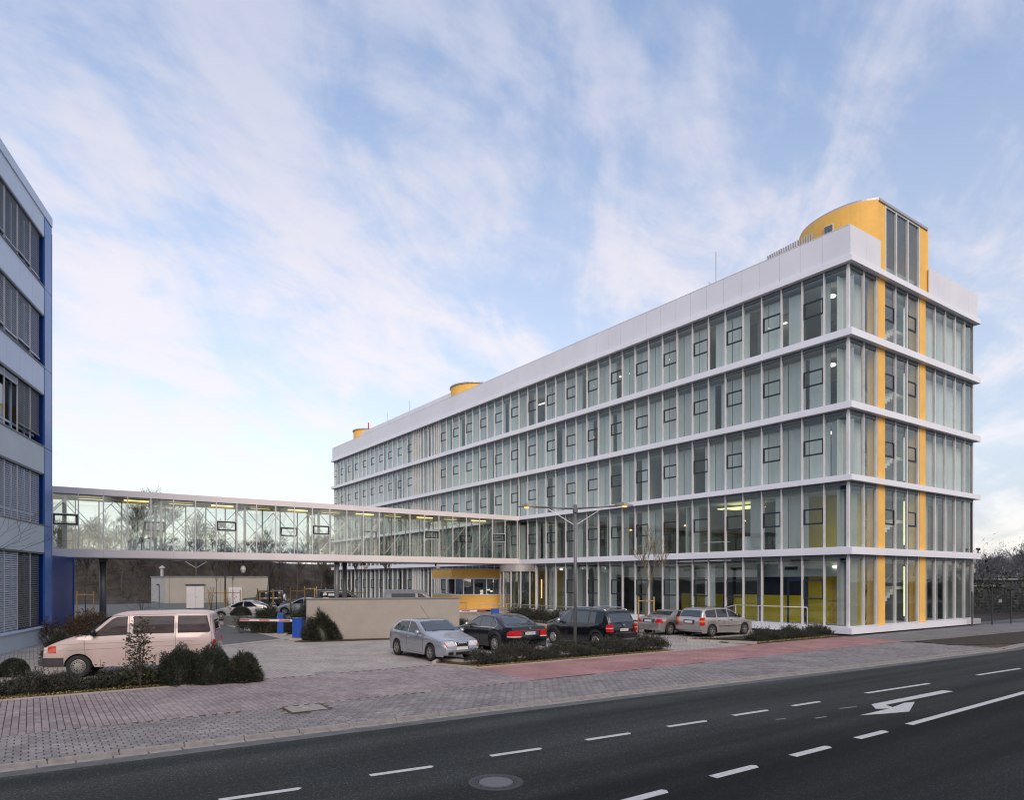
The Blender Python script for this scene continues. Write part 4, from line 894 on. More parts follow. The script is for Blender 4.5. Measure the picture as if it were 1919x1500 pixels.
# ================================================================ street lamp
def street_lamp(loc, h, a, label, arms=2, glow=True, m='steel_dark', r=.07):
    e = empty('street_lamp', (*loc, 0), a); tag(e, label, 'street lamp')
    q = MB(); q.tube([(0, 0, 0), (0, 0, 3), (0, 0, h)], [r, r*.95, r*.82], 16); q.build('pole', m, e, smooth=True)
    q = MB(); q.lathe([(r*1.2, h-.30), (r*1.5, h-.27), (r*1.5, h-.10), (r*1.1, h-.07), (r*1.1, h+.04), (0, h+.06)], n=16); q.build('collar', m, e)
    for s in (-1, 1)[:arms]:
        q = MB(); q.tube([(0, 0, h-.12), (s*1.75, 0, h-.02)], .038, 10); q.build('arm', m, e, smooth=True)
        q = MB(); q.tube([(0, 0, h-.82), (s*1.2, 0, h-.06)], .016, 8); q.build('stay', 'alu', e)
        q = MB(); x0, x1 = s*1.62, s*2.36; z = h+.02
        q.add([(x0, -.06, z-.05), (x0, .06, z-.05), (x0, .05, z+.05), (x0, -.05, z+.05), ((x0+x1)/2, -.16, z-.04), ((x0+x1)/2, .16, z-.04), ((x0+x1)/2, .10, z+.11), ((x0+x1)/2, -.10, z+.11), (x1, -.12, z-.045), (x1, .12, z-.045), (x1, .08, z-.02), (x1, -.08, z-.02)],
              [(0, 1, 2, 3), (0, 4, 5, 1), (1, 5, 6, 2), (2, 6, 7, 3), (3, 7, 4, 0), (4, 8, 9, 5), (5, 9, 10, 6), (6, 10, 11, 7), (7, 11, 8, 4), (8, 11, 10, 9)]); q.build('lamp_head', 'steel', e)
        if glow: q = MB(); q.lathe([(.0, -.07), (.10, -.055), (.115, .0)], (s*2.02, 0, z-.045), n=14); q.build('diffuser', 'street_glow', e, smooth=True)
    return e
street_lamp((2.62, 28.4), 5.95, ANG-R(42), 'grey double-arm street lamp rising from the hedge with both heads glowing amber', m='steel')
street_lamp((-35.5, 77), 5.0, R(8), 'distant grey double-arm lamp beyond the shed under the footbridge', glow=False)
for px, Y, lab in ((422, 62, 'thin dark lamp pole in front of the shed between two young trees'), (505, 55, 'thin dark lamp pole beside the dark jeep under the footbridge')):
    e = empty('lamp_pole', ((px-959.5)/1284*Y, Y, 0)); tag(e, lab, 'lamp pole'); q = MB(); q.tube([(0, 0, 0), (0, 0, 4.1)], .075, 10); q.build('pole', 'black', e, smooth=True); bx('base_plate', -.15, -.15, 0, .15, .15, .02, 'black', e)
# camera on the right corner of the building
e = empty('security_camera', sp(15.2, -.0, 4.56), ANG); tag(e, 'small dark security camera on the band at the right end of the office building', 'camera')
bx('foot', -.03, .02, 0, .03, .08, .22, 'steel_dark', e); q = MB(); q.lathe([(.07, -.2), (.08, .15), (0, .2)], (0, .04, .27), axis='x', n=10); q.build('body', 'black', e)
# ================================================================ right-hand fence
A = Vector(S2W(13.4, -.30)); Bv = Vector(S2W(40, -2.2)); fv = (Bv-A); fl = fv.length; fe = empty('mesh_fence', (A.x, A.y, 0), math.atan2(fv.y, fv.x)); tag(fe, 'dark green wire mesh fence running off right of the office building', 'fence')
n = int(fl/2.5)
for k in range(n+1):
    bx('post', k*2.5-.03, -.03, 0, k*2.5+.03, .03, 2.15, 'steel_dark', fe)
    if k < n:
        w = MB()
        for z in np.arange(.08, 2.08, .20): w.box(.03, -.004, z, 2.47, .004, z+.010); w.box(.03, .006, z, 2.47, .014, z+.010)
        for x in np.arange(.05, 2.48, .05): w.box(x, -.002, .05, x+.005, .004, 2.05)
        w.build('mesh_panel', 'steel_dark', fe).location = (k*2.5, 0, 0)
bx('small_sign', 3.3, -.02, 1.40, 3.75, -.012, 1.62, 'stone_grey', fe)
# ================================================================ pallet of paving slabs
e = empty('paving_pallet', (3.3, 37.6, 0), ANG); tag(e, 'two stacked wooden pallets loaded with grey paving slabs behind the black people carrier', 'pallet')
for zz in (0, .62):
    for k in range(3): bx('pallet_block', -.55+k*.5, -.4, zz, -.45+k*.5, .4, zz+.09, 'pallet_wood', e)
    for k in range(5): bx('pallet_board', -.6, -.42+k*.19, zz+.092, .6, -.30+k*.19, zz+.115, 'pallet_wood', e)
    for k in range(4):
        for j in range(5 if zz else 5): bx('paving_slab', -.58+k*.29, -.41, zz+.12+j*.078, -.30+k*.29, .41, zz+.19+j*.078, 'stone_grey', e)
# ================================================================ buildings across the road (mirrored in the glass) and far hall
def block_house(loc, w, d, h, rz, m, label, name='apartment_building', roof=None):
    e = empty(name, (*loc, 0), rz); tag(e, label, 'building')
    bx('wall', 0, 0, 0, w, d, h, m, e)
    if roof: q = MB(); q.add([(-.3, -.3, h), (w+.3, -.3, h), (w+.3, d+.3, h), (-.3, d+.3, h), (0, d/2, h+roof), (w, d/2, h+roof)], [(0, 1, 5, 4), (2, 3, 4, 5), (1, 2, 5), (3, 0, 4), (3, 2, 1, 0)]); q.build('roof', 'soil_red', e)
    else: bx('roof', -.1, -.1, h, w+.1, d+.1, h+.3, 'stone_grey', e)
    for z in np.arange(1.2, h-1.6, 3.0):
        for x in np.arange(1.2, w-1.4, 2.6): bx('window', x, d+.001, z, x+1.3, d+.04, z+1.4, 'glass_dark', e); 
        for y in np.arange(1.2, d-1.4, 2.6): bx('window', w+.001, y, z, w+.04, y+1.3, z+1.4, 'glass_dark', e)
    return e
block_house((-8, -34), 30, 11, 10.5, ANG, 'plaster', 'beige slab building across the road behind the camera', roof=3)
block_house((24, -13), 26, 11, 8.5, ANG, 'grey_panel', 'grey block across the road to the right behind the camera')
block_house((62, 8), 30, 12, 10, ANG, 'plaster', 'beige house row across the road far to the right', roof=3.2)
block_house((-60, -40), 30, 12, 9, ANG, 'grey_panel', 'grey block across the road to the far left behind the camera')
e = empty('far_hall', (-133, 150, 0), R(10)); tag(e, 'far grey industrial hall with a shallow roof seen through the footbridge glass', 'hall')
bx('wall', 0, 0, 0, 34, 20, 9.5, 'stone_grey', e); q = MB(); q.add([(-.5, -.5, 9.5), (34.5, -.5, 9.5), (34.5, 20, 9.5), (-.5, 20, 9.5), (10, 4, 12.4), (26, 4, 12.4), (26, 16, 12.4), (10, 16, 12.4)], [(0, 1, 5, 4), (1, 2, 6, 5), (2, 3, 7, 6), (3, 0, 4, 7), (4, 5, 6, 7)]); q.build('roof', 'roofcap', e)
# low garden sheds beyond the fence
for (px, Y, w, h, lab) in ((1838, 62, 5, 2.5, 'low dark garden shed beyond the fence nearest the office building'), (1893, 64, 5, 3.1, 'low garden shed with a pale flat roof beyond the fence at the right edge')):
    e = empty('garden_shed', ((px-959.5)/1284*Y, Y, 0), R(20)); tag(e, lab, 'shed'); bx('wall', -w/2, 0, 0, w/2, 3, h-.25, 'steel_dark', e); bx('roof', -w/2-.2, -.3, h-.25, w/2+.2, 3.3, h-.12, 'stone_grey', e); bx('door', -.4, -.05, 0, .4, -.01, 1.9, 'bark', e)
# ================================================================ CARS (local x: 0 = nose, L = tail; y left/right; placed by one wheel)
def lerp(P, x):
    if x <= P[0][0]: return P[0][1]
    for (a, b_), (c, d) in zip(P, P[1:]):
        if x <= c: return b_+(d-b_)*(x-a)/(c-a) if c > a else d
    return P[-1][1]
def smooth(P, n=3):     # corner-cutting keeps ends
    for _ in range(n):
        Q = [P[0]]
        for (a, b_), (c, d) in zip(P, P[1:]): Q += [(a*.75+c*.25, b_*.75+d*.25), (a*.25+c*.75, b_*.25+d*.75)]
        P = Q+[P[-1]]
    return P
class Car:
    def __init__(s, L, Wd, wb, fo, rw, top, belt, tum=.30, plan=None, sill=.22, arch=None, sm=2, crown=.045, rw_in=.62):
        s.L, s.h, s.wb, s.fo, s.rw = L, Wd/2, wb, fo, rw; s.top = smooth(top, sm); s.belt = belt; s.tum = tum; s.sill = sill; s.crown = crown; s.rin = rw_in
        s.plan = plan or [(0, .74), (.06, .83), (.18, .91), (.45, .965), (.9, .99), (1.3, 1), (L-1.0, 1), (L-.5, .975), (L-.2, .93), (L-.06, .87), (L, .80)]
        s.plan = smooth(s.plan, 1); s.arch = arch or rw+.055; s.zc = rw
    def W(s, x): return s.h*lerp(s.plan, x)
    def ring(s, x):
        W = s.W(x); zt = lerp(s.top, x); zb = min(lerp(s.belt, x), zt-.035); zs = s.sill+(.06 if x < .12 or x > s.L-.12 else 0)
        for xc in (s.fo, s.fo+s.wb):
            if abs(x-xc) < s.arch: zs = max(zs, s.zc+math.sqrt(s.arch**2-(x-xc)**2)-.01)
        zs = min(zs, zb-.03); he = max(0, zt-s.crown-zb); d = zb-zs
        y4 = W*.955; y5 = y4-s.tum*he
        return [(W*.955, zs), (W*.985, zs+.22*d), (W, zs+.5*d), (W*.995, zs+.72*d), (W*.985, zs+.90*d), (y4, zb), (y4-s.tum*he*.42, zb+he*.5), (y5, zb+he), (y5-.05, zb+he+(zt-zb-he)*.55), (y5*.62, zt-.010), (y5*.3, zt-.002), (0, zt)]
    def side(s, x, z):      # y of the side surface at height z
        r_ = s.ring(x)[:8]
        for (y0, z0), (y1, z1) in zip(r_, r_[1:]):
            if z <= z1: return y0+(y1-y0)*max(0, (z-z0))/max(1e-6, z1-z0)
        return r_[-1][0]
    def topz(s, x, t):      # point on the upper surface, t=-1..1 across
        r_ = s.ring(x)[7:]; y5 = r_[0][0]; y = abs(t)*y5
        for (y0, z0), (y1, z1) in zip(r_, r_[1:]):
            if y >= y1: return math.copysign(y, t), z0+(z1-z0)*(y0-y)/max(1e-6, y0-y1)
        return 0, r_[-1][1]
    def body(s, m, parent):
        xs = set(np.round(np.arange(0, s.L+.001, .06), 3)) | {0, .02, .04, s.L-.02, s.L-.04, s.L} | {p[0] for p in s.top}
        for xc in (s.fo, s.fo+s.wb):
            for k in range(-9, 10): xs.add(round(xc+s.arch*math.sin(k/9*math.pi/2), 3))
        xs = sorted(x for x in xs if 0 <= x <= s.L); xs = [x for i, x in enumerate(xs) if i == 0 or x-xs[i-1] > .008]
        V = []; n = 12
        for x in xs:
            r_ = s.ring(x); V += [(x, y, z) for y, z in r_]+[(x, -y, z) for y, z in r_[:-1]][::-1]
        k = 2*n-1; F = []
        for i in range(len(xs)-1):
            for j in range(k-1): F.append((i*k+j, i*k+j+1, (i+1)*k+j+1, (i+1)*k+j))
        F.append(tuple(range(k-1, -1, -1))); F.append(tuple(range((len(xs)-1)*k, len(xs)*k)))
        q = MB(); q.v = V; q.f = F; q.m = [0]*len(F); o = q.build('body', m, parent, smooth=True)
        q = MB(); q.box(.35, -s.h*.86, s.sill+.02, s.L-.3, s.h*.86, .62); q.build('underbody', 'black', parent); return o
    def sidepatch(s, name, lo, hi, m, parent, sides=(-1, 1), off=.006, n=18, label=None):
        for sd in sides:
            x0, x1 = max(lo[0][0], hi[0][0]), min(lo[-1][0], hi[-1][0]); q = MB(); V = []
            K = 5
            for i in range(n+1):
                x = x0+(x1-x0)*i/n; a, b_ = lerp(lo, x), lerp(hi, x)
                if b_-a < .004: b_ = a+.004
                for j in range(K): z = a+(b_-a)*j/(K-1); V.append((x, sd*(s.side(x, z)+off), z))
            for i in range(n+1):
                x = x0+(x1-x0)*i/n; a, b_ = lerp(lo, x), lerp(hi, x)
                for j in range(K): z = a+(b_-a)*j/(K-1); V.append((x, sd*(s.side(x, z)-.02), z))
            F = [(i*K+j, i*K+j+1, (i+1)*K+j+1, (i+1)*K+j) for i in range(n) for j in range(K-1)]
            o2 = (n+1)*K
            F += [(i*K, (i+1)*K, (i+1)*K+o2, i*K+o2) for i in range(n)]+[(i*K+K-1, i*K+K-1+o2, (i+1)*K+K-1+o2, (i+1)*K+K-1) for i in range(n)]
            F += [(j, j+1, j+1+o2, j+o2) for j in range(K-1)]+[(n*K+j, n*K+j+o2, n*K+j+1+o2, n*K+j+1) for j in range(K-1)]
            q.v = V; q.f = F; q.m = [0]*len(F); o = q.build(name, m, parent, smooth=False)
            if label: o['label'] = label
        return o
    def toppatch(s, name, x0, x1, t0, t1, m, parent, off=.006, n=10, k=12, t0b=None, t1b=None, sides=(1,)):
        t0b = t0 if t0b is None else t0b; t1b = t1 if t1b is None else t1b
        for sd in sides:
            V = []; q = MB()
            for o_ in (off, -.015):
                for i in range(n+1):
                    x = x0+(x1-x0)*i/n; u = i/n; a, b_ = t0+(t0b-t0)*u, t1+(t1b-t1)*u
                    dz = (lerp(s.top, min(s.L, x+.02))-lerp(s.top, max(0, x-.02)))/.04; nn = math.hypot(dz, 1)
                    for j in range(k+1):
                        y, z = s.topz(x, a+(b_-a)*j/k); V.append((x-dz/nn*o_, sd*y, z+o_/nn))
            K = k+1; N_ = (n+1)*K; F = [(i*K+j, i*K+j+1, (i+1)*K+j+1, (i+1)*K+j) for i in range(n) for j in range(k)]
            F += [(i*K, (i+1)*K, (i+1)*K+N_, i*K+N_) for i in range(n)]+[(i*K+k, i*K+k+N_, (i+1)*K+k+N_, (i+1)*K+k) for i in range(n)]+[(j, j+N_, j+1+N_, j+1) for j in range(k)]+[(n*K+j, n*K+j+1, n*K+j+1+N_, n*K+j+N_) for j in range(k)]
            q.v = V; q.f = F; q.m = [0]*len(F); o = q.build(name, m, parent, smooth=True)
        return o
    def seam(s, pts, parent, name='door_seam', w=.010, m='black', sides=(-1, 1)):
        for sd in sides:
            q = MB(); P = []
            for (a, b_) in zip(pts, pts[1:]):
                for k in range(6): P.append((a[0]+(b_[0]-a[0])*k/6, a[1]+(b_[1]-a[1])*k/6))
            P.append(pts[-1])
            q.tube([(x, sd*(s.side(x, z)+.0005), z) for x, z in P], w*.5, 4); q.build(name, m, parent)
    def wheels(s, parent, spokes=6, rimm='rim', tyre_w=.2, hub='plastic', style='spoke'):
        for xc in (s.fo, s.fo+s.wb):
            for sd in (-1, 1):
                e = bpy.data.objects.new('wheel', None); link(e); e.parent = parent; e.location = (xc, sd*(s.h-.02), s.rw); e.rotation_euler = (0, 0, math.pi if sd > 0 else 0)
                r_, ri = s.rw, s.rw*s.rin; w = tyre_w
                key = ('tyre', r_, ri, w)
                if key not in cache:
                    q = MB(); q.lathe([(ri, 0.02), (r_*.86, 0), (r_*.96, .02), (r_, .05), (r_, w-.05), (r_*.96, w-.02), (r_*.86, w), (ri, w-.02), (ri, .02)], axis='y', n=36, caps=False); cache[key] = q.mesh('tyre', 'tyre', True)
                    q = MB(); q.lathe([(ri+.002, .015), (ri*.94, .012), (ri*.90, .06), (ri*.88, .13)], axis='y', n=36, caps=False)
                    q.lathe([(ri*.9, .115), (0, .115)], axis='y', n=24, mi=1); q.lathe([(ri*.24, .10), (ri*.24, .02), (ri*.15, .012), (0, .010)], axis='y', n=18, caps=False)
                    if style == 'spoke':
                        for i in range(spokes):
                            a = 2*math.pi*i/spokes; ca, sa = math.cos(a), math.sin(a); w0, w1 = ri*.13, ri*.11
                            def P(r__, t, y): return (r__*ca-t*sa, y, r__*sa+t*ca)
                            q.add([P(ri*.15, -w0, .025), P(ri*.15, w0, .025), P(ri*.95, w1, .018), P(ri*.95, -w1, .018), P(ri*.15, -w0, .07), P(ri*.15, w0, .07), P(ri*.95, w1, .07), P(ri*.95, -w1, .07)], [(0, 1, 2, 3), (0, 4, 5, 1), (2, 6, 7, 3), (1, 5, 6, 2), (3, 7, 4, 0)])
                    else:   # hub cap disc with holes
                        q.lathe([(ri*.9, .035), (ri*.82, .012), (ri*.3, .004), (0, .002)], axis='y', n=28, caps=False)
                        for i in range(spokes):
                            a = 2*math.pi*(i+.5)/spokes; q.lathe([(ri*.10, -.006), (ri*.10, .012), (0, .0)], (ri*.66*math.cos(a), .004, ri*.66*math.sin(a)), axis='y', n=8, mi=1)
                    cache[('rim',)+key] = q.mesh('rim', [rimm, 'black'], False)
                    cache[('rim', rimm)+key] = cache[('rim',)+key]
                o = bpy.data.objects.new('tyre', cache[key]); link(o); o.parent = e
                o = bpy.data.objects.new('rim', cache[('rim',)+key]); link(o); o.parent = e
    def mirrors(s, x, z, m, parent, size=.11):
        for sd in (-1, 1):
            y = s.side(x, z); q = MB(); c = (x-.02, sd*(y+.13), z+.06)
            q.lathe([(0, -.09), (size*.55, -.07), (size*.8, 0), (size*.72, .06), (0, .065)], c, axis='x', n=12); q.build('wing_mirror', m, parent, smooth=True)
            q = MB(); q.tube([(x, sd*(y-.01), z+.01), (x-.01, sd*(y+.09), z+.05)], .02, 6); q.build('mirror_stalk', 'plastic', parent)
    def plate(s, front, z, txt, parent, y=0, w=.52, rear_x=None):
        # follows the nose or the tail surface
        xx = np.arange(0, .6, .005); X = None
        x = (rear_x if rear_x is not None else (-.012 if front else s.L+.012))
        e = bx('number_plate', x-.006, y-w/2, z-.055, x+.006, y+w/2, z+.055, 'plate', parent)
        sg = -1 if front else 1
        bx('plate_band', x+sg*.0065-.0005, y-w/2 if front else y+w/2-.045, z-.052, x+sg*.0065+.0005, y-w/2+.045 if front else y+w/2, z+.052, 'plate_blue', parent)
        if txt: text('plate_text', txt, .085, 'ink', parent, (x+sg*.0085, y+(.02 if front else -.02), z), (math.pi/2, 0, -math.pi/2 if front else math.pi/2))
def place(e, wheel_local, wheel_world, ang):
    c, s_ = math.cos(ang), math.sin(ang); x, y = wheel_local
    e.location = (wheel_world[0]-(x*c-y*s_), wheel_world[1]-(x*s_+y*c), 0); e.rotation_euler = (0, 0, ang)
def newcar(name, label, cat='car'):
    e = empty(name); tag(e, label, cat); return e
# ---- silver three-door hatchback, nose toward the street
e = newcar('hatchback', 'silver three-door hatchback parked nose-out at the end of the middle hedge')
c = Car(4.15, 1.74, 2.51, .86, .31, [(0, .50), (.012, .54), (.035, .62), (.075, .70), (.16, .755), (.38, .81), (1.15, .95), (1.30, 1.0), (2.02, 1.385), (2.25, 1.42), (2.9, 1.415), (3.45, 1.35), (3.96, 1.0), (4.08, .93), (4.13, .80), (4.15, .5)],
        [(0, .62), (.9, .84), (1.3, .90), (3.9, .985), (4.15, .9)], tum=.34, sill=.20)
c.body('paint_silver', e); c.wheels(e, 6, 'rim', .19)
c.sidepatch('side_window', [(1.52, .95), (1.6, .925), (2.42, .945)], [(1.52, .96), (2.08, 1.30), (2.2, 1.335), (2.42, 1.35)], 'carglass', e)
c.sidepatch('side_window', [(2.49, .948), (3.5, .985), (3.62, 1.02)], [(2.49, 1.35), (3.1, 1.33), (3.3, 1.25), (3.62, 1.025)], 'carglass', e)
c.toppatch('windscreen', 1.36, 2.0, -.90, .90, 'carglass_clear', e, t0b=-.86, t1b=.86); c.toppatch('rear_window', 3.5, 3.92, -.80, .80, 'carglass', e); c.toppatch('sunroof', 2.35, 2.85, -.62, .62, 'carglass', e)
c.toppatch('headlamp', .016, .13, .46, .95, 'headlamp', e, off=.008, sides=(1, -1)); c.toppatch('indicator', .02, .12, .955, 1.0, 'indicator', e, off=.010, sides=(1, -1), k=3)
c.toppatch('grille', .018, .075, -.36, .36, 'black', e, off=.008); c.toppatch('grille_surround', .012, .088, -.40, .40, 'chrome', e, off=.004)
for k in range(4):
    y = (k-1.5)*.082; q = MB(); q.lathe([(.040, 0), (.058, .006), (.040, .012), (.040, 0)], (.020-.012, y, .635), axis='x', n=20); q.build('badge_ring', 'chrome', e)
for (y0, y1, z0, z1) in ((-.62, -.40, .27, .37), (.40, .62, .27, .37), (-.30, .30, .26, .36)): bx('air_intake', -.004, y0*.95, z0, .05, y1*.95, z1, 'black', e)
c.plate(True, .49, None, e); c.plate(False, .70, None, e); c.mirrors(1.55, .93, 'paint_silver', e)
c.seam([(1.32, .32), (1.30, .70), (1.42, .91)], e); c.seam([(2.46, .94), (2.50, .6), (2.46, .28), (1.34, .25)], e); c.seam([(1.0, .55), (3.0, .56)], e, 'rub_strip', .02, 'paint_silver')
q = MB(); q.tube([(2.4, c.side(2.4, .78)+.02, .79), (2.25, c.side(2.25, .78)+.02, .785)], .014, 6); q.build('door_handle', 'chrome', e)
c.seam([(.02, .40), (.1, .55), (.35, .60), (.50, .60)], e, 'bumper_seam', .008); c.toppatch('bonnet_seam', .19, .20, -.80, .80, 'black', e, off=.002, n=1); c.toppatch('tail_lamp', 4.0, 4.12, .62, .97, 'tail_red', e, sides=(1, -1))
q = MB(); q.tube([(2.35, -.0, 1.43), (3.0, 0, 1.90)], .006, 5); q.build('aerial', 'plastic', e); q = MB(); q.tube([(1.34, .45, 1.03), (1.36, .1, 1.03), (1.33, -.5, 1.02)], .010, 5); q.build('wiper', 'black', e)
place(e, (.86, .77), (-2.86, 24.25), math.atan2(.8184, -.5747)+R(2))
# ---- black saloon, tail toward the street
def tail_text(): pass
e = newcar('saloon_car', 'glossy black saloon with red and clear tail lamps behind the middle hedge')
c = Car(5.03, 1.90, 2.99, .87, .345, [(0, .45), (.03, .66), (.10, .74), (.5, .84), (1.45, 1.0), (1.6, 1.04), (2.45, 1.44), (2.8, 1.485), (3.4, 1.475), (3.75, 1.40), (4.35, 1.11), (4.5, 1.085), (4.85, 1.075), (4.93, 1.03), (4.99, .85), (5.03, .5)],
        [(0, .62), (1.2, .90), (4.3, 1.0), (5.03, .93)], tum=.40, sill=.22)
c.body('paint_black', e); c.wheels(e, 7, 'rim_bright', .23)
c.sidepatch('side_window', [(1.75, 1.0), (1.85, .965), (2.72, .975)], [(1.75, 1.01), (2.45, 1.34), (2.72, 1.385)], 'carglass_clear', e)
c.sidepatch('side_window', [(2.80, .978), (3.55, .99)], [(2.80, 1.39), (3.2, 1.395), (3.55, 1.34)], 'carglass_clear', e)
c.sidepatch('side_window', [(3.60, .993), (3.80, 1.0), (3.92, 1.05)], [(3.60, 1.33), (3.75, 1.26), (3.92, 1.06)], 'carglass_clear', e)
c.seam([(1.70, 1.0), (2.45, 1.37), (2.8, 1.415), (3.3, 1.41), (3.62, 1.36), (3.9, 1.20), (3.98, 1.07), (3.85, .985), (1.80, .945)], e, 'window_trim', .026, 'chrome')
c.toppatch('windscreen', 1.66, 2.42, -.90, .90, 'carglass_clear', e); c.toppatch('rear_window', 3.72, 4.33, -.80, .80, 'carglass_clear', e, t0b=-.90, t1b=.90)
c.mirrors(1.95, .97, 'paint_merc', e, .13)
bx('boot_seam', 5.012, -.62, .60, 5.022, .62, .607, 'plastic', e)
for sd in (-1, 1):
    pl = [(5.045, sd*.46), (5.035, sd*.74), (4.98, sd*.825), (4.84, sd*.895), (4.72, sd*.92), (4.72, sd*.5)]; q = MB(); q.prism(pl, .70, .845); q.prism([(5.043, sd*.50), (5.02, sd*.74), (4.965, sd*.815), (4.86, sd*.88), (4.8, sd*.89), (4.8, sd*.5)], .8455, .905); q.build('tail_lamp', 'tail_red', e)
    q = MB(); q.prism([(x+.004, y*1.004) for x, y in pl], .655, .699); q.build('reversing_lamp', 'tail_clear', e)
    bx('boot_lamp', 5.0, sd*.24 if sd > 0 else -.48, .885, 5.025, sd*.48 if sd > 0 else -.24, .925, 'tail_red', e)
bx('chrome_strip', 5.0, -.235, .89, 5.03, .235, .915, 'chrome', e); q = MB(); q.lathe([(.040, 0), (.040, .012), (0, .014)], (4.995, 0, .985), axis='x', n=18); q.build('badge', 'chrome', e)
c.plate(False, .80, 'DN S 1045', e, rear_x=5.035); bx('bumper_lip', 4.9, -.80, .545, 5.06, .80, .575, 'paint_black', e)
c.seam([(1.72, .35), (1.70, .8), (1.78, .94)], e); c.seam([(2.78, .95), (2.80, .6), (2.74, .3)], e); c.seam([(3.82, .98), (3.86, .8), (3.60, .5), (3.45, .32)], e)
for x in (2.62, 3.62): q = MB(); q.tube([(x-.1, -c.side(x, .86)-.022, .865), (x+.1, -c.side(x, .86)-.022, .875)], .014, 6); q.build('door_handle', 'paint_black', e)
place(e, (.87+2.99, -.84), (-.68+.05, 27.2), math.atan2(-.8184, .5747))
# ---- black people carrier
e = newcar('people_carrier', 'black people carrier with silver roof rails and upright red tail lamps behind the lamp post')
c = Car(4.39, 1.80, 2.68, .88, .32, [(0, .5), (.03, .70), (.12, .80), (.75, .98), (.95, 1.05), (1.75, 1.52), (2.1, 1.62), (3.0, 1.65), (3.9, 1.60), (4.05, 1.52), (4.27, 1.05), (4.34, .95), (4.37, .80), (4.39, .5)],
        [(0, .7), (.9, .94), (4.2, 1.05), (4.39, .95)], tum=.24, sill=.22, crown=.05)
c.body('paint_black', e); c.wheels(e, 9, 'rim_bright', .20, style='disc')
c.sidepatch('side_window', [(1.28, 1.02), (2.02, 1.03)], [(1.28, 1.12), (1.75, 1.42), (2.02, 1.50)], 'carglass_clear', e); c.sidepatch('side_window', [(2.10, 1.032), (3.08, 1.05)], [(2.10, 1.51), (2.6, 1.535), (3.08, 1.53)], 'carglass_clear', e); c.sidepatch('side_window', [(3.17, 1.055), (3.85, 1.07), (3.93, 1.12)], [(3.17, 1.53), (3.80, 1.50), (3.93, 1.42)], 'carglass_clear', e)
c.toppatch('windscreen', 1.0, 1.74, -.90, .90, 'carglass_clear', e); c.toppatch('rear_window', 4.06, 4.25, -.90, .90, 'carglass_clear', e, t0b=-.94, t1b=.94); c.mirrors(1.42, 1.02, 'chrome', e, .13)
for sd in (-1, 1):
    q = MB(); q.tube([(1.75, sd*.64, 1.56), (1.95, sd*.66, 1.66), (2.8, sd*.66, 1.71), (3.7, sd*.65, 1.68), (3.95, sd*.63, 1.58)], .020, 8); q.build('roof_rail', 'chrome', e, smooth=True)
    q = MB(); q.prism([(4.40, sd*.66), (4.36, sd*.82), (4.18, sd*.875), (4.18, sd*.66)], .72, 1.03); q.build('tail_lamp', 'tail_red', e); q = MB(); q.prism([(4.405, sd*.66), (4.367, sd*.825), (4.17, sd*.882), (4.17, sd*.66)], .865, .895); q.build('reversing_lamp', 'tail_clear', e)
c.toppatch('headlamp', .10, .5, .62, .98, 'headlamp', e, sides=(1, -1)); c.sidepatch('front_indicator', [(.30, .66), (.42, .64)], [(.30, .84), (.42, .80)], 'amber', e, n=3)
bx('bumper_strip', 4.36, -.74, .66, 4.41, .74, .675, 'chrome', e); bx('bumper_strip', 4.36, -.70, .40, 4.40, .70, .43, 'chrome', e); bx('rear_bumper', 4.3, -.80, .44, 4.405, .80, .65, 'paint_black', e)
q = MB(); q.lathe([(.055, 0), (.055, .012), (.042, .016), (0, .014)], (4.362, 0, .98), axis='x', n=20); q.build('badge', 'chrome', e); c.plate(False, .80, 'BK D 3371', e, rear_x=4.40)
q = MB(); q.tube([(4.30, .0, 1.08), (4.29, -.35, 1.12)], .010, 5); q.build('wiper', 'black', e)
c.seam([(1.20, .34), (1.16, .75), (1.28, 1.0)], e); c.seam([(2.06, 1.02), (2.08, .6), (2.05, .30)], e); c.seam([(3.12, 1.04), (3.05, .75), (2.92, .5)], e)
for x in (1.95, 2.92): q = MB(); q.tube([(x-.1, -c.side(x, .9)-.022, .90), (x+.1, -c.side(x, .9)-.022, .90)], .014, 6); q.build('door_handle', 'paint_black', e)
place(e, (.88+2.68, -.80), (3.55, 28.75), math.atan2(-.8184, .5747)+R(3))
# ---- second dark car mostly hidden behind the people carrier
e = newcar('dark_estate_car', 'dark estate car mostly hidden behind the black people carrier')
c = Car(4.6, 1.78, 2.7, .9, .32, [(0, .5), (.04, .68), (.5, .80), (1.2, .97), (2.0, 1.42), (2.4, 1.52), (3.6, 1.53), (3.9, 1.45), (4.45, 1.0), (4.55, .85), (4.6, .5)], [(0, .65), (1.1, .9), (4.4, 1.0), (4.6, .9)], tum=.3, sill=.22)
c.body('paint_black', e); c.wheels(e, 7, 'rim', .201); c.sidepatch('side_window', [(1.5, .98), (4.1, 1.03)], [(1.5, 1.03), (2.1, 1.38), (3.5, 1.42), (4.1, 1.08)], 'carglass', e); c.toppatch('windscreen', 1.26, 1.98, -.9, .9, 'carglass', e); c.toppatch('rear_window', 3.92, 4.4, -.85, .85, 'carglass', e); c.mirrors(1.6, .98, 'paint_black', e)
c.toppatch('tail_lamp', 4.44, 4.56, .60, .98, 'tail_red', e, sides=(1, -1))
x_, y_ = S2W(-12.1, 6.3); place(e, (3.6, -.8), (x_, y_), math.atan2(-.8184, .5747))
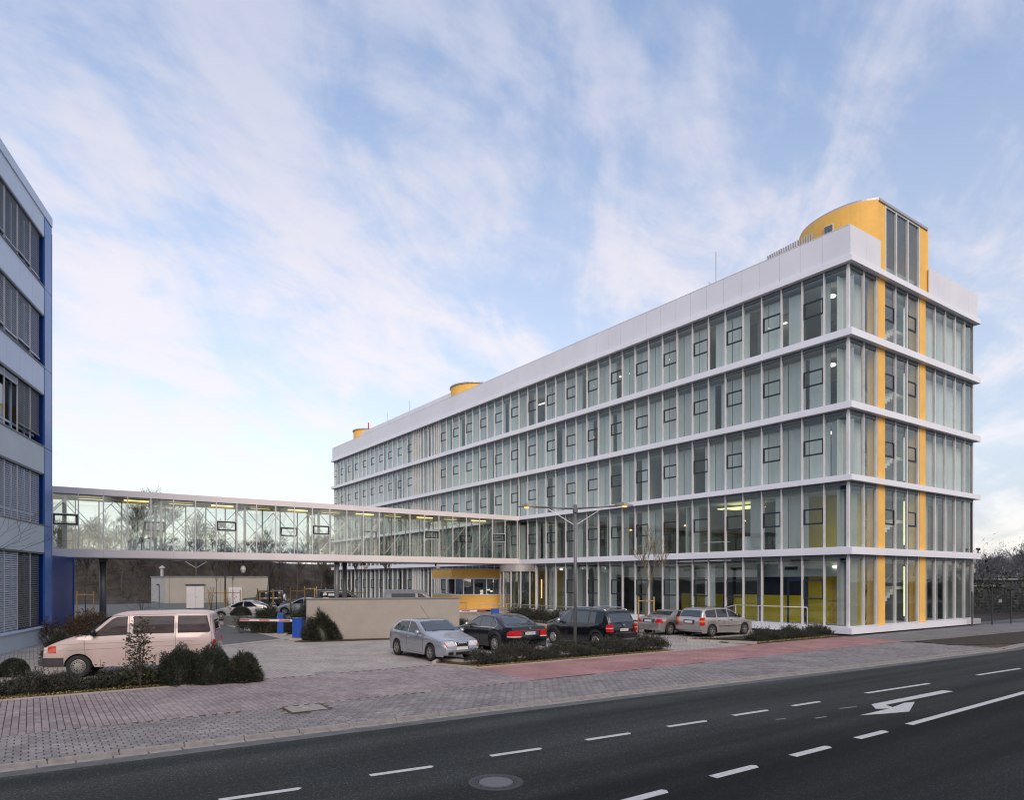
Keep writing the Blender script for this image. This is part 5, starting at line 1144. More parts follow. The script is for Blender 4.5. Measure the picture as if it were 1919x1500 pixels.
# ---- silver roadster
e = newcar('roadster', 'silver two-seat coupe with triangular red tail lamps beside the staked tree')
c = Car(4.05, 1.73, 2.40, .85, .315, [(0, .45), (.04, .62), (.5, .74), (1.35, .90), (1.5, .93), (2.05, 1.26), (2.4, 1.30), (2.75, 1.27), (3.25, .985), (3.4, .965), (3.85, .955), (3.95, .92), (4.02, .72), (4.05, .5)], [(0, .6), (1.2, .83), (3.9, .90), (4.05, .84)], tum=.40, sill=.20)
c.body('paint_merc', e); c.wheels(e, 5, 'rim_bright', .202); c.sidepatch('side_window', [(1.7, .91), (2.62, .92), (2.8, .95)], [(1.7, .94), (2.1, 1.18), (2.5, 1.225), (2.8, .98)], 'carglass', e); c.toppatch('windscreen', 1.56, 2.02, -.9, .9, 'carglass', e); c.toppatch('rear_window', 2.82, 3.2, -.88, .88, 'carglass', e, t0b=-.92, t1b=.92); c.mirrors(1.75, .90, 'paint_merc', e)
for sd in (-1, 1): q = MB(); q.prism([(4.068, sd*.50), (4.05, sd*.66), (3.99, sd*.77), (3.84, sd*.84), (3.84, sd*.5)], .66, .76); q.prism([(4.064, sd*.58), (4.045, sd*.66), (3.985, sd*.765), (3.90, sd*.81), (3.9, sd*.58)], .7605, .85); q.build('tail_lamp', 'tail_red', e)
c.plate(False, .74, None, e, rear_x=4.045); bx('plate_recess', 3.98, -.40, .66, 4.036, .40, .84, 'plastic_grey', e); c.seam([(1.6, .3), (1.55, .7), (1.65, .88)], e); c.seam([(2.70, .91), (2.74, .6), (2.55, .35)], e); bx('brake_lamp', 3.9, -.12, .925, 3.98, .12, .938, 'tail_red', e)
for sd in (1,): q = MB(); q.tube([(2.50, sd*(c.side(2.5, .8)+.02), .80), (2.66, sd*(c.side(2.6, .8)+.02), .80)], .016, 6); q.build('door_handle', 'plastic', e)
place(e, (3.25, .80), (8.25, 35.7), math.atan2(-.5747, -.8184))
for o in list(e.children):
    pass
# ---- silver estate with livery
e = newcar('estate_car', 'dusty silver estate car with roof rails and small door lettering facing the glass building')
c = Car(4.29, 1.72, 2.61, .84, .31, [(0, .45), (.04, .62), (.15, .70), (.95, .92), (1.12, .98), (1.85, 1.38), (2.2, 1.46), (3.5, 1.48), (3.85, 1.44), (4.0, 1.36), (4.17, .98), (4.24, .88), (4.27, .70), (4.29, .45)], [(0, .62), (1.0, .88), (4.1, .97), (4.29, .9)], tum=.30, sill=.20)
c.body('paint_opel', e); c.wheels(e, 8, 'rim', .19, style='disc')
for lo, hi in (([(1.32, .96), (2.16, .965)], [(1.32, .98), (1.85, 1.27), (2.16, 1.355)]), ([(2.24, .967), (3.06, .975)], [(2.24, 1.36), (2.7, 1.38), (3.06, 1.375)]), ([(3.13, .977), (3.82, .99), (3.9, 1.04)], [(3.13, 1.372), (3.75, 1.34), (3.9, 1.27)])): c.sidepatch('side_window', lo, hi, 'carglass', e)
c.toppatch('windscreen', 1.18, 1.83, -.9, .9, 'carglass', e); c.toppatch('rear_window', 3.99, 4.16, -.88, .88, 'carglass_clear', e, t0b=-.93, t1b=.93); c.mirrors(1.45, .96, 'plastic', e)
for sd in (-1, 1):
    q = MB(); q.tube([(2.0, sd*.60, 1.44), (2.15, sd*.60, 1.51), (3.6, sd*.59, 1.535), (3.8, sd*.58, 1.47)], .016, 6); q.build('roof_rail', 'plastic', e)
    q = MB(); q.prism([(4.29, sd*.70), (4.24, sd*.80), (4.07, sd*.845), (4.07, sd*.70)], .60, .98); q.build('tail_lamp', 'tail_red', e); q = MB(); q.prism([(4.293, sd*.70), (4.246, sd*.803), (4.06, sd*.85), (4.06, sd*.70)], .76, .84); q.build('rear_indicator', 'amber', e)
c.plate(False, .76, None, e, rear_x=4.285); bx('plate_recess', 4.2, -.34, .68, 4.276, .34, .86, 'plastic', e); bx('rear_bumper', 4.15, -.78, .36, 4.33, .78, .56, 'paint_opel', e)
c.seam([(1.20, .34), (1.18, .75), (1.28, .93)], e); c.seam([(2.20, .95), (2.22, .6), (2.18, .28)], e); c.seam([(3.10, .96), (3.02, .68), (2.85, .45)], e); c.seam([(1.2, .52), (3.0, .53)], e, 'rub_strip', .035, 'plastic')
for x in (2.08, 2.98): q = MB(); q.tube([(x-.08, c.side(x, .82)+.02, .82), (x+.08, c.side(x, .82)+.02, .82)], .014, 6); q.build('door_handle', 'plastic', e)
for k, w in enumerate((.26, .2, .24, .16)): o = bx('door_lettering', 2.45, c.side(2.6, .72)+.001, .78-k*.045, 2.45+w, c.side(2.6, .72)+.003, .795-k*.045, 'steel', e)
q = MB(); q.lathe([(.05, 0), (0, .002)], (1.95, c.side(1.9, .8)+.002, .80), axis='y', n=14); q.build('door_emblem', 'plate_blue', e); o = bx('door_lettering', 1.45, c.side(1.7, .72), .70, 1.85, c.side(1.7, .72)+.004, .715, 'steel', e)
place(e, (.84+2.61, .76), (10.05, 34.5), math.atan2(-.5747, -.8184))
# ---- pink-white van
e = newcar('passenger_van', 'dusty pinkish-white passenger van parked behind the left hedge beside the blue building', 'van')
c = Car(4.70, 1.84, 2.95, .95, .33, [(0, .62), (.02, .80), (.06, .93), (.15, .99), (.60, 1.17), (.95, 1.26), (1.05, 1.29), (1.72, 1.80), (1.95, 1.90), (2.3, 1.935), (4.1, 1.94), (4.44, 1.90), (4.57, 1.80), (4.67, 1.0), (4.70, .5)],
        [(0, .8), (.3, .95), (.9, 1.18), (4.6, 1.22), (4.7, 1.0)], tum=.17, sill=.30, crown=.075, rw_in=.60, plan=[(0, .84), (.06, .90), (.2, .95), (.6, .985), (1.2, 1), (4.35, 1), (4.58, .975), (4.67, .93), (4.70, .88)])
c.body('paint_van', e); c.wheels(e, 12, 'rim', .21, style='disc')
c.sidepatch('window_seal', [(1.32, 1.20), (2.24, 1.24)], [(1.32, 1.24), (1.82, 1.70), (1.95, 1.765), (2.24, 1.785)], 'black', e, off=.003); c.sidepatch('side_window', [(1.40, 1.235), (2.21, 1.265)], [(1.40, 1.26), (1.83, 1.67), (1.97, 1.74), (2.21, 1.755)], 'vanglass', e, off=.008); c.sidepatch('windscreen_side', [(1.00, 1.245), (1.22, 1.245), (1.74, 1.74), (1.80, 1.79)], [(1.00, 1.255), (1.06, 1.285), (1.66, 1.745), (1.80, 1.80)], 'carglass', e, off=.010, n=24)
c.sidepatch('window_seal', [(2.40, 1.26), (3.52, 1.265)], [(2.40, 1.79), (3.52, 1.79)], 'black', e, off=.003); c.sidepatch('side_window', [(2.43, 1.295), (3.49, 1.30)], [(2.43, 1.76), (3.49, 1.76)], 'vanglass', e, off=.008)
c.sidepatch('window_seal', [(3.62, 1.265), (4.50, 1.27), (4.54, 1.30)], [(3.62, 1.79), (4.44, 1.78), (4.54, 1.34)], 'black', e, off=.003); c.sidepatch('side_window', [(3.65, 1.30), (4.48, 1.305)], [(3.65, 1.76), (4.40, 1.75), (4.48, 1.36)], 'vanglass', e, off=.008)
c.toppatch('windscreen', 1.06, 1.72, -.94, .94, 'carglass', e); c.toppatch('rear_window', 4.58, 4.64, -.55, .55, 'carglass', e)
c.toppatch('grille', .005, .055, -.55, .55, 'black', e); c.toppatch('headlamp', .008, .055, .60, .98, 'headlamp', e, sides=(1, -1)); c.sidepatch('headlamp_side', [(.03, .74), (.15, .74)], [(.03, .90), (.15, .92)], 'headlamp', e, n=4); c.sidepatch('front_indicator', [(.16, .74), (.38, .74)], [(.16, .93), (.38, .95)], 'indicator', e, off=.010, n=5)
c.sidepatch('front_bumper', [(0.0, .34), (.57, .34)], [(0.0, .60), (.57, .60)], 'plastic_grey', e, off=.035, n=10); bx('bumper_face', -.06, -.78, .36, .03, .78, .60, 'plastic_grey', e)
c.sidepatch('tail_lamp', [(4.61, .80), (4.688, .80)], [(4.61, 1.05), (4.688, 1.05)], 'tail_red', e, off=.012, n=4)
for sd in (-1, 1):
    q = MB(); y = c.side(1.42, 1.3); q.lathe([(0, -.07), (.09, -.06), (.11, .0), (.10, .05), (0, .055)], (1.36, sd*(y+.13), 1.33), axis='x', n=12); q.build('wing_mirror', 'black', e, smooth=True); q = MB(); q.tube([(1.38, sd*(y-.02), 1.26), (1.36, sd*(y+.08), 1.30)], .025, 6); q.build('mirror_stalk', 'black', e)
c.seam([(1.13, .50), (1.13, 1.20), (1.70, 1.74), (1.85, 1.80), (2.28, 1.82), (2.30, 1.2), (2.28, .92), (2.20, .72), (2.22, .36)], e); c.seam([(2.34, 1.82), (3.56, 1.84), (3.57, 1.0), (3.56, .45)], e)
c.seam([(.30, .97), (1.1, 1.0), (4.6, 1.03)], e, 'body_crease', .010, 'paint_merc'); c.seam([(.40, .80), (2.25, .86), (4.6, .90)], e, 'body_crease', .010, 'paint_merc'); c.seam([(4.52, 1.82), (4.57, 1.2), (4.59, .7)], e, 'rear_seam', .010)
bx('door_handle', 2.22, -c.side(2.3, 1.12)-.03, 1.05, 2.34, -c.side(2.3, 1.12), 1.16, 'black', e); c.seam([(2.40, .86), (2.54, .87), (2.55, .66), (2.40, .65)], e, 'fuel_flap', .008)
bx('vent', .86, -.86, 1.215, 1.02, -.70, 1.235, 'black', e); q = MB(); q.tube([(1.15, -.80, 1.30), (1.5, -.82, 1.75)], .006, 5); q.build('aerial', 'plastic', e)
place(e, (.95, -.85), (-12.78, 20.2), R(16))
# ---- cars in the far car park
def simple(name, label, cat, spec, paint, wheel_local, wheel_world, ang, wins, ws, rwn, lamps=True, mir=True):
    e = newcar(name, label, cat); c = Car(**spec); c.body(paint, e); c.wheels(e, 7, 'rim_bright', .2+len(bpy.data.meshes)*1e-7)
    for lo, hi in wins: c.sidepatch('side_window', lo, hi, 'carglass', e, n=10)
    c.toppatch('windscreen', *ws, -.9, .9, 'carglass_clear', e, n=5, k=6); c.toppatch('rear_window', *rwn, -.85, .85, 'carglass', e, n=5, k=6)
    if lamps: c.toppatch('headlamp', .06, .3, .6, .97, 'headlamp', e, sides=(1, -1), n=3, k=3); c.toppatch('tail_lamp', c.L-.14, c.L-.05, .6, .97, 'tail_red', e, sides=(1, -1), n=2, k=3)
    if mir: c.mirrors(ws[0]+.25, lerp(c.belt, ws[0]+.2)+.03, paint, e)
    place(e, wheel_local, wheel_world, ang); return e, c
sal = dict(L=4.55, Wd=1.80, wb=2.72, fo=.95, rw=.32, top=[(0, .45), (.04, .60), (.3, .70), (1.15, .93), (1.3, .97), (2.15, 1.38), (2.5, 1.43), (3.0, 1.42), (3.9, 1.06), (4.4, 1.02), (4.5, .85), (4.55, .5)], belt=[(0, .58), (1.1, .86), (4.2, .98), (4.55, .88)], tum=.38, sill=.2)
sw = [([(1.5, .94), (2.40, .95)], [(1.5, .96), (2.05, 1.25), (2.40, 1.33)]), ([(2.48, .95), (3.35, .98)], [(2.48, 1.335), (2.9, 1.32), (3.35, 1.02)])]
e, c = simple('saloon_car', 'silver saloon parked side-on in front of the utility shed', 'car', sal, 'paint_peugeot', (.95, -.85), (-20.35, 47.9), R(7), sw, (1.36, 2.12), (3.0, 3.85)); c.seam([(1.4, .5), (3.2, .52)], e, 'rub_strip', .03, 'plastic'); 
simple('saloon_car', 'pale silver car half hidden behind the beige wall and staked shrubs', 'car', sal, 'paint_peugeot', (.95, -.85), ((533-959.5)/1284*55, 55, ), R(8), sw, (1.36, 2.12), (3.0, 3.85))
e, c = simple('off_road_car', 'black soft-top off-road car with a spare wheel beyond the silver saloon', 'car', dict(L=3.9, Wd=1.68, wb=2.37, fo=.62, rw=.37, top=[(0, .60), (.03, .95), (.2, 1.02), (1.22, 1.08), (1.27, 1.12), (1.50, 1.72), (1.62, 1.78), (3.55, 1.80), (3.72, 1.74), (3.80, 1.0), (3.84, .6)], belt=[(0, .8), (1.2, .98), (3.7, 1.05)], tum=.10, sill=.42, sm=1, plan=[(0, .80), (.5, .84), (1.1, .9), (1.4, 1), (3.9, .98)]), 'paint_jeep', (.62, -.75), ((466-959.5)/1284*69, 69), R(8), [([(1.55, 1.06), (2.2, 1.06)], [(1.55, 1.5), (1.62, 1.68), (2.2, 1.70)]), ([(2.5, 1.08), (3.5, 1.08)], [(2.5, 1.68), (3.5, 1.66)])], (1.29, 1.48), (3.74, 3.79), lamps=False)
q = MB(); q.lathe([(0, 0), (.34, .0), (.36, .04), (.36, .16), (.32, .2), (0, .2)], (3.86, .1, 1.05), axis='x', n=20); q.build('spare_wheel', 'paint_peugeot', e)
van = dict(L=4.7, Wd=1.85, wb=2.9, fo=.9, rw=.32, top=[(0, .6), (.05, .9), (.9, 1.2), (1.0, 1.25), (1.7, 1.83), (2.0, 1.93), (4.4, 1.95), (4.62, 1.85), (4.7, .9), (4.72, .6)], belt=[(0, .8), (.9, 1.12), (4.6, 1.18)], tum=.14, sill=.3)
vw_ = [([(1.25, 1.2), (2.1, 1.22)], [(1.25, 1.24), (1.75, 1.66), (2.1, 1.70)]), ([(2.3, 1.22), (4.3, 1.24)], [(2.3, 1.70), (4.3, 1.70)])]
e, c = simple('delivery_van', 'black van with white lettering on its side behind the footbridge columns', 'van', van, 'paint_jeep', (3.8, .9), ((610-959.5)/1284*64, 64), R(188), vw_, (1.02, 1.68), (4.64, 4.69))
q = MB(); q.lathe([(.19, 0), (0, .003)], (3.85, c.side(3.8, 1.5)+.012, 1.47), axis='y', n=20); q.build('side_emblem', 'white_paint', e); bx('side_lettering', 3.0, c.side(3.2, 1.5)+.01, 1.36, 3.55, c.side(3.2, 1.5)+.03, 1.58, 'white_paint', e); bx('side_stripe', .9, c.side(2.5, 1.1)+.006, 1.06, 4.4, c.side(2.5, 1.1)+.02, 1.12, 'white_paint', e)
simple('delivery_van', 'white van parked behind the beige wall in front of the glass building', 'van', dict(van, L=5.0, top=[(0, .6), (.05, .9), (.8, 1.2), (.9, 1.26), (1.5, 1.92), (1.8, 2.02), (4.8, 2.06), (4.95, 1.95), (5.0, .9), (5.02, .6)]), 'paint_white', (3.8, .9), ((745-959.5)/1284*58, 58), R(190), vw_, (.95, 1.48), (4.96, 4.99))
# ================================================================ VEGETATION
def leaves(P, Dr, ln, wd, rng, roll=None):
    """one slim quad per leaf: P (n,3) base, Dr (n,3) unit direction, ln/wd lengths"""
    n = len(P); ref = rng.normal(size=(n, 3)); sd = np.cross(Dr, ref); sd /= np.linalg.norm(sd, axis=1)[:, None]+1e-9
    L_ = (ln*np.ones(n))[:, None]; W_ = (wd*np.ones(n))[:, None]
    a = P; b_ = P+Dr*L_*.5+sd*W_*.5; c_ = P+Dr*L_; d = P+Dr*L_*.5-sd*W_*.5
    V = np.stack([a, b_, c_, d], 1).reshape(-1, 3); F = np.arange(n*4).reshape(n, 4); return V, F
def unit(v): return v/(np.linalg.norm(v, axis=1)[:, None]+1e-9)
def shoots(base, dirs, length, per, ll, lw, rng, spread=1.0):
    """twigs with leaves set along them"""
    n = len(base); t = rng.uniform(.08, 1, (n, per)); sag = rng.normal(0, .12, (n, 1, 3))
    P = base[:, None, :]+dirs[:, None, :]*(length[:, None]*t)[:, :, None]+sag*(t**2)[:, :, None]*length[:, None, None]
    D_ = unit((dirs[:, None, :]*.8+rng.normal(0, .55*spread, (n, per, 3))).reshape(-1, 3)); return leaves(P.reshape(-1, 3), D_, rng.uniform(.7, 1.25, n*per)*ll, lw, rng)
def hedge(name, label, pts, width, h, dens, m, seed, cat='hedge', hvar=.25, ll=.055, lw=.016, per=16, z0=.02, up=1.0, tall=0.):
    rng = np.random.default_rng(seed); P = [Vector(S2W(*p)) for p in pts]; lens = [(b_-a).length for a, b_ in zip(P, P[1:])]; tot = sum(lens); n = int(tot*dens)
    s = rng.uniform(0, tot, n); w = rng.uniform(-1, 1, n); B = np.zeros((n, 3)); acc = 0
    for (a, b_), L_ in zip(zip(P, P[1:]), lens):
        k = (s >= acc) & (s <= acc+L_); d = (b_-a)/L_; nn = (-d.y, d.x); u_ = s[k]-acc
        B[k, 0] = a.x+d.x*u_+nn[0]*w[k]*width*.36; B[k, 1] = a.y+d.y*u_+nn[1]*w[k]*width*.36; acc += L_
    clump = .72+.28*np.sin(s*2.9+seed)+.22*np.sin(s*7.3+seed*2)*.6
    hh = h*np.clip(clump+rng.normal(0, hvar*.5, n), .45, 1.35)*(1-.25*np.abs(w)**2)
    lvl = rng.uniform(0, .72, n)**.8
    B[:, 2] = z0+hh*lvl*.85
    D_ = np.zeros((n, 3)); D_[:, :2] = rng.normal(0, .55, (n, 2)); D_[:, :2] += 0; D_[:, 2] = rng.uniform(.35, 1.1, n)*up
    # lean outward with w
    D_ = unit(D_); ln = np.maximum(.10, (hh*(1-lvl)*.8)*rng.uniform(.6, 1.1, n)); ln = np.minimum(ln, .48); ln = np.where(rng.random(n) < .16, ln*1.75, ln)
    root = empty(name, (P[0].x, P[0].y, 0)); tag(root, label, cat)
    off = np.array([P[0].x, P[0].y, 0]); V, F = shoots(B-off, D_, ln, per, ll, lw, rng); npmesh('foliage', V, F, m, root)
    q = MB(); k = max(14, int(n/28))
    idx = rng.choice(n, k)
    for i in idx:
        b0 = B[i]-off; q.tube([(b0[0], b0[1], 0), tuple(b0+D_[i]*ln[i]*.9+np.array([0, 0, .02]))], [.008, .003], 3, cap=False)
    q.build('stem', 'bark', root, kind='stuff'); return root
hedge('hedge', 'long ragged yew hedge in the middle bed in front of the parked cars', [(-22.0, .98), (-17, .93), (-12.95, .85)], 1.15, .80, 560, 'leaf_yew', 3)
hedge('hedge', 'low ragged evergreen hedge left of the building corner', [(-7.0, .95), (-3.5, .95), (-.7, .9)], 1.0, .72, 460, 'leaf_dark', 5)
hedge('hedge', 'ragged evergreen hedge along the left bed in front of the van', [(-38, 2.7), (-33, 2.55), (-29.0, 2.45)], 1.1, .62, 560, 'leaf_yew', 9)
hedge('hedge', 'dark hedge before the entrance ramp rails', [(-6.3, 14.6), (-6.3, 18.5), (-5.6, 22)], 1.3, 1.25, 420, 'leaf_dark', 11, ll=.08, lw=.02)
hedge('hedge', 'dark bushes around the left column base behind the van', [(-38, 20), (-33, 18.6), (-29, 21.5)], 1.6, 1.3, 260, 'leaf_brown', 13, ll=.07, lw=.03, per=10)
hedge('hedge', 'low dark shrubs behind the planter and barrier posts', [(-25, 20.5), (-22.5, 19.5), (-19, 20)], 1.4, 1.1, 330, 'leaf_dark', 14, ll=.08, lw=.02)
hedge('hedge', 'small dark shrubs at the right end of the beige wall', [(-15.8, 12.3), (-14.9, 13.6)], 1.0, 1.1, 300, 'leaf_dark', 15, ll=.08, lw=.02)
def dome_shrub(name, label, loc, rx, ry, rz, n, m, seed, z=0., lump=.12, ll=.045, lw=.022, cat='shrub', core=True, parts=1):
    rng = np.random.default_rng(seed); root = empty(name, (*loc, 0)); tag(root, label, cat)
    d = unit(rng.normal(size=(n, 3))); d[:, 2] = np.abs(d[:, 2])*1.0-.15*(rng.random(n) < .3)
    f = 1+lump*(np.sin(d[:, 0]*5+seed)*np.cos(d[:, 1]*6+seed*1.7)+.6*np.sin(d[:, 2]*9+d[:, 0]*8)); r_ = rng.uniform(.78, 1.03, n)*f
    P = d*r_[:, None]*np.array([rx, ry, rz]); P[:, 2] += z
    V, F = leaves(P, unit(d+rng.normal(0, .55, (n, 3))+[0, 0, .25]), rng.uniform(.7, 1.4, n)*ll, lw, rng); npmesh('foliage', V, F, m, root)
    if core:
        q = MB(); prof = [(max(.001, .84*math.cos(a)), .84*math.sin(a)) for a in np.linspace(-.25, math.pi/2, 9)]
        q.lathe([(r__*rx, z+h_*rz) for r__, h_ in prof], n=18); q.build('branch_mass', m, root)
    q = MB(); q.tube([(0, 0, 0), (0, 0, z+rz*.5)], .04, 6); q.build('trunk', 'bark', root); return root
dome_shrub('round_shrub', 'left half of the big rounded box shrub in front of the van tail', (-9.22, 19.05), .60, .62, .98, 26000, 'leaf_box', 21, ll=.05, lw=.016)
dome_shrub('round_shrub', 'right half of the big rounded box shrub beneath the van tail lamp', (-8.42, 19.25), .60, .60, 1.0, 24000, 'leaf_box', 23, ll=.05, lw=.016)
dome_shrub('spreading_yew', 'feathery yew bush at the right end of the left bed', (-7.62, 19.5), .42, .45, .72, 9000, 'leaf_yew', 25, ll=.14, lw=.016, core=False)
dome_shrub('ball_shrub', 'clipped ball shrub left of the van nose by the blue building', (-14.95, 20.55), .40, .40, .42, 9000, 'leaf_box', 27, z=.10, lump=.03, ll=.035, lw=.018)
dome_shrub('ball_shrub', 'clipped ball shrub cut by the left frame edge', (-15.5, 20.0), .42, .42, .44, 8000, 'leaf_box', 28, z=.10, lump=.03, ll=.035, lw=.018)
dome_shrub('ball_shrub', 'clipped ball shrub on the dark concrete planter', (-17.2, 43.5), .62, .62, .55, 5000, 'leaf_dark', 29, z=.62, lump=.03, ll=.06, lw=.03)
dome_shrub('yew_bush', 'pointed dark yew bush right of the blue barrier housing', (-9.1, 32.7), .72, .6, 1.25, 12000, 'leaf_dark', 31, ll=.17, lw=.022, lump=.2)
dome_shrub('yew_bush', 'dark yew bush between the blue barrier housing and the ticket post', (-11.1, 36.8), .85, .8, 1.35, 11000, 'leaf_dark', 33, ll=.17, lw=.022, lump=.2)
dome_shrub('yew_bush', 'dark yew bush left of the blue ticket post', (-13.3, 37.6), .85, .8, 1.35, 9000, 'leaf_dark', 35, ll=.17, lw=.022, lump=.2)
dome_shrub('dark_bush', 'dark bush under the blue building corner behind the van bonnet', (-18.2, 29.5), 1.2, .8, 1.5, 6000, 'leaf_brown', 37, ll=.10, lw=.035, core=False)
dome_shrub('dark_bush', 'small conifer bush at the van nose by the grey plinth', (-15.3, 23.2), .5, .45, 1.1, 3500, 'leaf_dark', 38, ll=.15, lw=.02, core=False)
def leafy_shrub(label, loc, h, w, n, seed, name='young_laurel'):
    rng = np.random.default_rng(seed); root = empty(name, (*loc, 0)); tag(root, label, 'shrub'); q = MB(); Ps = []; Ds = []
    for k in range(9):
        a = rng.uniform(0, 6.28); lean = rng.uniform(.02, .30)*w; hh = h*rng.uniform(.55, 1.0) if k else h
        pts = [(math.cos(a)*lean*t**1.3, math.sin(a)*lean*t**1.3, hh*t) for t in (0, .3, .6, 1)]; q.tube(pts, [.012, .01, .007, .003], 4, cap=False)
        m_ = n//9; t = rng.uniform(.12, 1, m_); ang = rng.uniform(0, 6.28, m_); rr = w*.5*(1-t*.75)*rng.uniform(.1, 1, m_)
        Ps.append(np.stack([math.cos(a)*lean*t**1.3+np.cos(ang)*rr, math.sin(a)*lean*t**1.3+np.sin(ang)*rr, hh*t], 1)); Ds.append(unit(np.stack([np.cos(ang), np.sin(ang), rng.uniform(-.3, .9, m_)], 1)))
    q.build('stem', 'bark', root); V, F = leaves(np.concatenate(Ps), np.concatenate(Ds), rng.uniform(.07, .12, sum(map(len, Ps))), .042, rng); npmesh('foliage', V, F, 'leaf_gloss', root); return root
leafy_shrub('tall slender laurel shrub standing in front of the van side window', (-9.85, 18.15), 1.92, .95, 900, 41)
leafy_shrub('small leafy sapling at the foot of the left bed before the van door', (-10.9, 18.2), .75, .5, 150, 42, 'leafy_sapling')
leafy_shrub('leafy shrub with reddish tips beside the young trees near the shed', (-24.6, 56), 2.4, 1.4, 260, 43, 'leafy_bush'); leafy_shrub('thin shrub with pale tips behind the silver saloon', (-22.3, 54), 2.1, 1.2, 220, 44, 'leafy_bush')
leafy_shrub('leafy shrub among stakes left of the beige wall', (-14.8, 46), 1.7, 1.4, 260, 45, 'leafy_bush'); leafy_shrub('broad leafy shrub near the left bridge column', (-30.8, 57), 2.6, 3.0, 420, 46, 'leafy_bush')
# grass tufts and fallen leaves along bed fronts (uncountable)
def litter(name, label, pts, w, n, seed, m='litter', z=.024):
    rng = np.random.default_rng(seed); P = [np.array(S2W(*p)) for p in pts]; B = []
    L_ = [np.linalg.norm(b_-a) for a, b_ in zip(P, P[1:])]
    for (a, b_), l in zip(zip(P, P[1:]), L_):
        k = int(n*l/sum(L_)); t = rng.random(k); d = (b_-a)/l; nn = np.array([-d[1], d[0]]); o = np.abs(rng.normal(0, w, k))
        B.append(np.stack([a[0]+d[0]*l*t+nn[0]*o, a[1]+d[1]*l*t+nn[1]*o, np.full(k, z)+rng.uniform(0, .02, k)], 1))
    B = np.concatenate(B); D_ = unit(np.stack([rng.normal(size=len(B)), rng.normal(size=len(B)), rng.uniform(0, .5, len(B))], 1)); V, F = leaves(B, D_, rng.uniform(.02, .06, len(B)), .028, rng)
    o = npmesh(name, V, F, m, kind='stuff'); tag(o, label, 'leaves'); return o
litter('fallen_leaves', 'yellow fallen leaves along the front edge of the left bed', [(-38, 1.9), (-28.8, 1.86)], .22, 2600, 51)
litter('fallen_leaves', 'yellow fallen leaves along the front edge of the middle bed', [(-22.2, .42), (-12.9, .32)], .2, 2000, 52)
litter('fallen_leaves', 'yellow fallen leaves along the front of the corner bed', [(-7.6, .32), (-.6, .32)], .2, 1100, 53)
litter('fallen_leaves', 'few fallen leaves scattered over the right soil verge', [(-.6, -3.35), (12, -3.95)], .5, 240, 54)
litter('grass_tufts', 'thin grass and moss among the left bed front', [(-38, 1.95), (-28.8, 1.9)], .3, 5000, 55, 'lawn')
litter('lawn_grass', 'short grass beside the dusty estate car', [(-8.4, 1.2), (-6.6, 1.4)], 1.0, 7000, 56, 'lawn')
# ---------------- bare trees
def branch(q, rng, p, d, L, r, depth, maxd, spread, n=4, up=.15, rmin=.004):
    k = 3; pts = [p]; dd = d
    for i in range(k):
        dd = (dd+Vector(rng.normal(0, .10, 3))+Vector((0, 0, up*.25))).normalized(); pts.append(pts[-1]+dd*L/k)
    q.tube(pts, [max(rmin, r*(1-.45*i/k)) for i in range(k+1)], n if depth < 2 else 3, cap=False)
    if depth >= maxd: return
    nb = 3 if depth else 5
    for j in range(nb+(1 if depth > 1 else 0)):
        t = rng.uniform(.35, 1.0) if j else 1.0; i = min(k-1, int(t*k)); pp = pts[i].lerp(pts[i+1], t*k-i if t < 1 else 1)
        ax = Vector(rng.normal(size=3)); ax = (ax-dd*ax.dot(dd)).normalized(); a = rng.uniform(.35, 1.)*spread
        nd_ = (dd*math.cos(a)+ax*math.sin(a)+Vector((0, 0, up))).normalized(); branch(q, rng, pp, nd_, L*rng.uniform(.58, .82), r*.52, depth+1, maxd, spread, n, up, rmin)
def tree_mesh(seed, h, r, maxd=4, spread=.75, trunk=.35, up=.15, m='bark', rmin=.004):
    rng = np.random.default_rng(seed); q = MB(); top = Vector((rng.normal(0, .05)*h*.3, rng.normal(0, .05)*h*.3, h*trunk)); t = MB(); t.tube([(0, 0, -.1), tuple(top*.5), tuple(top)], [r, r*.85, r*.7], 6, cap=False)
    branch(q, rng, top, Vector((0, 0, 1)), h*.33, r*.66, 0, maxd, spread, up=up, rmin=rmin); 
    q2 = MB(); return t.mesh('trunk', m), q.mesh('crown', m)
def tree(name, label, loc, meshes, sc=1, rz=0, group=None):
    e = empty(name, loc, rz); e.scale = (sc,)*3; tag(e, label, 'tree', group)
    for nm, me in zip(('trunk', 'crown'), meshes): o = bpy.data.objects.new(nm, me); link(o); o.parent = e
    return e
def stakes(e, h=1.95, w=.62, ang=0, sc=1):
    ca, sa = math.cos(ang), math.sin(ang)
    for s in (-1, 1): q = MB(); q.lathe([(.045, 0), (.045, h), (0, h+.01)], (s*w*ca, s*w*sa, 0), n=8); q.build('stake', 'wood', e)
    q = MB(); q.tube([(-w*ca, -w*sa, h-.22), (w*ca, w*sa, h-.22)], .032, 6); q.build('crossbar', 'wood', e); q = MB(); q.lathe([(.06, h-.28), (.07, h-.22), (.06, h-.16)], n=8); q.build('tie', 'pallet_wood', e)
TL = tree_mesh(61, 4.4, .055, 4, .60, .40, .22, 'bark_light', .009)
e = tree('young_tree', 'young bare golden-barked tree between two stakes beside the silver coupe', ((1211-959.5)/1284*37.2, 37.2, 0), TL); stakes(e, 1.95, .42, ANG-.6)
TY = [tree_mesh(70+i, 4.6, .045, 4, .55, .42, .30, rmin=.014) for i in range(3)]
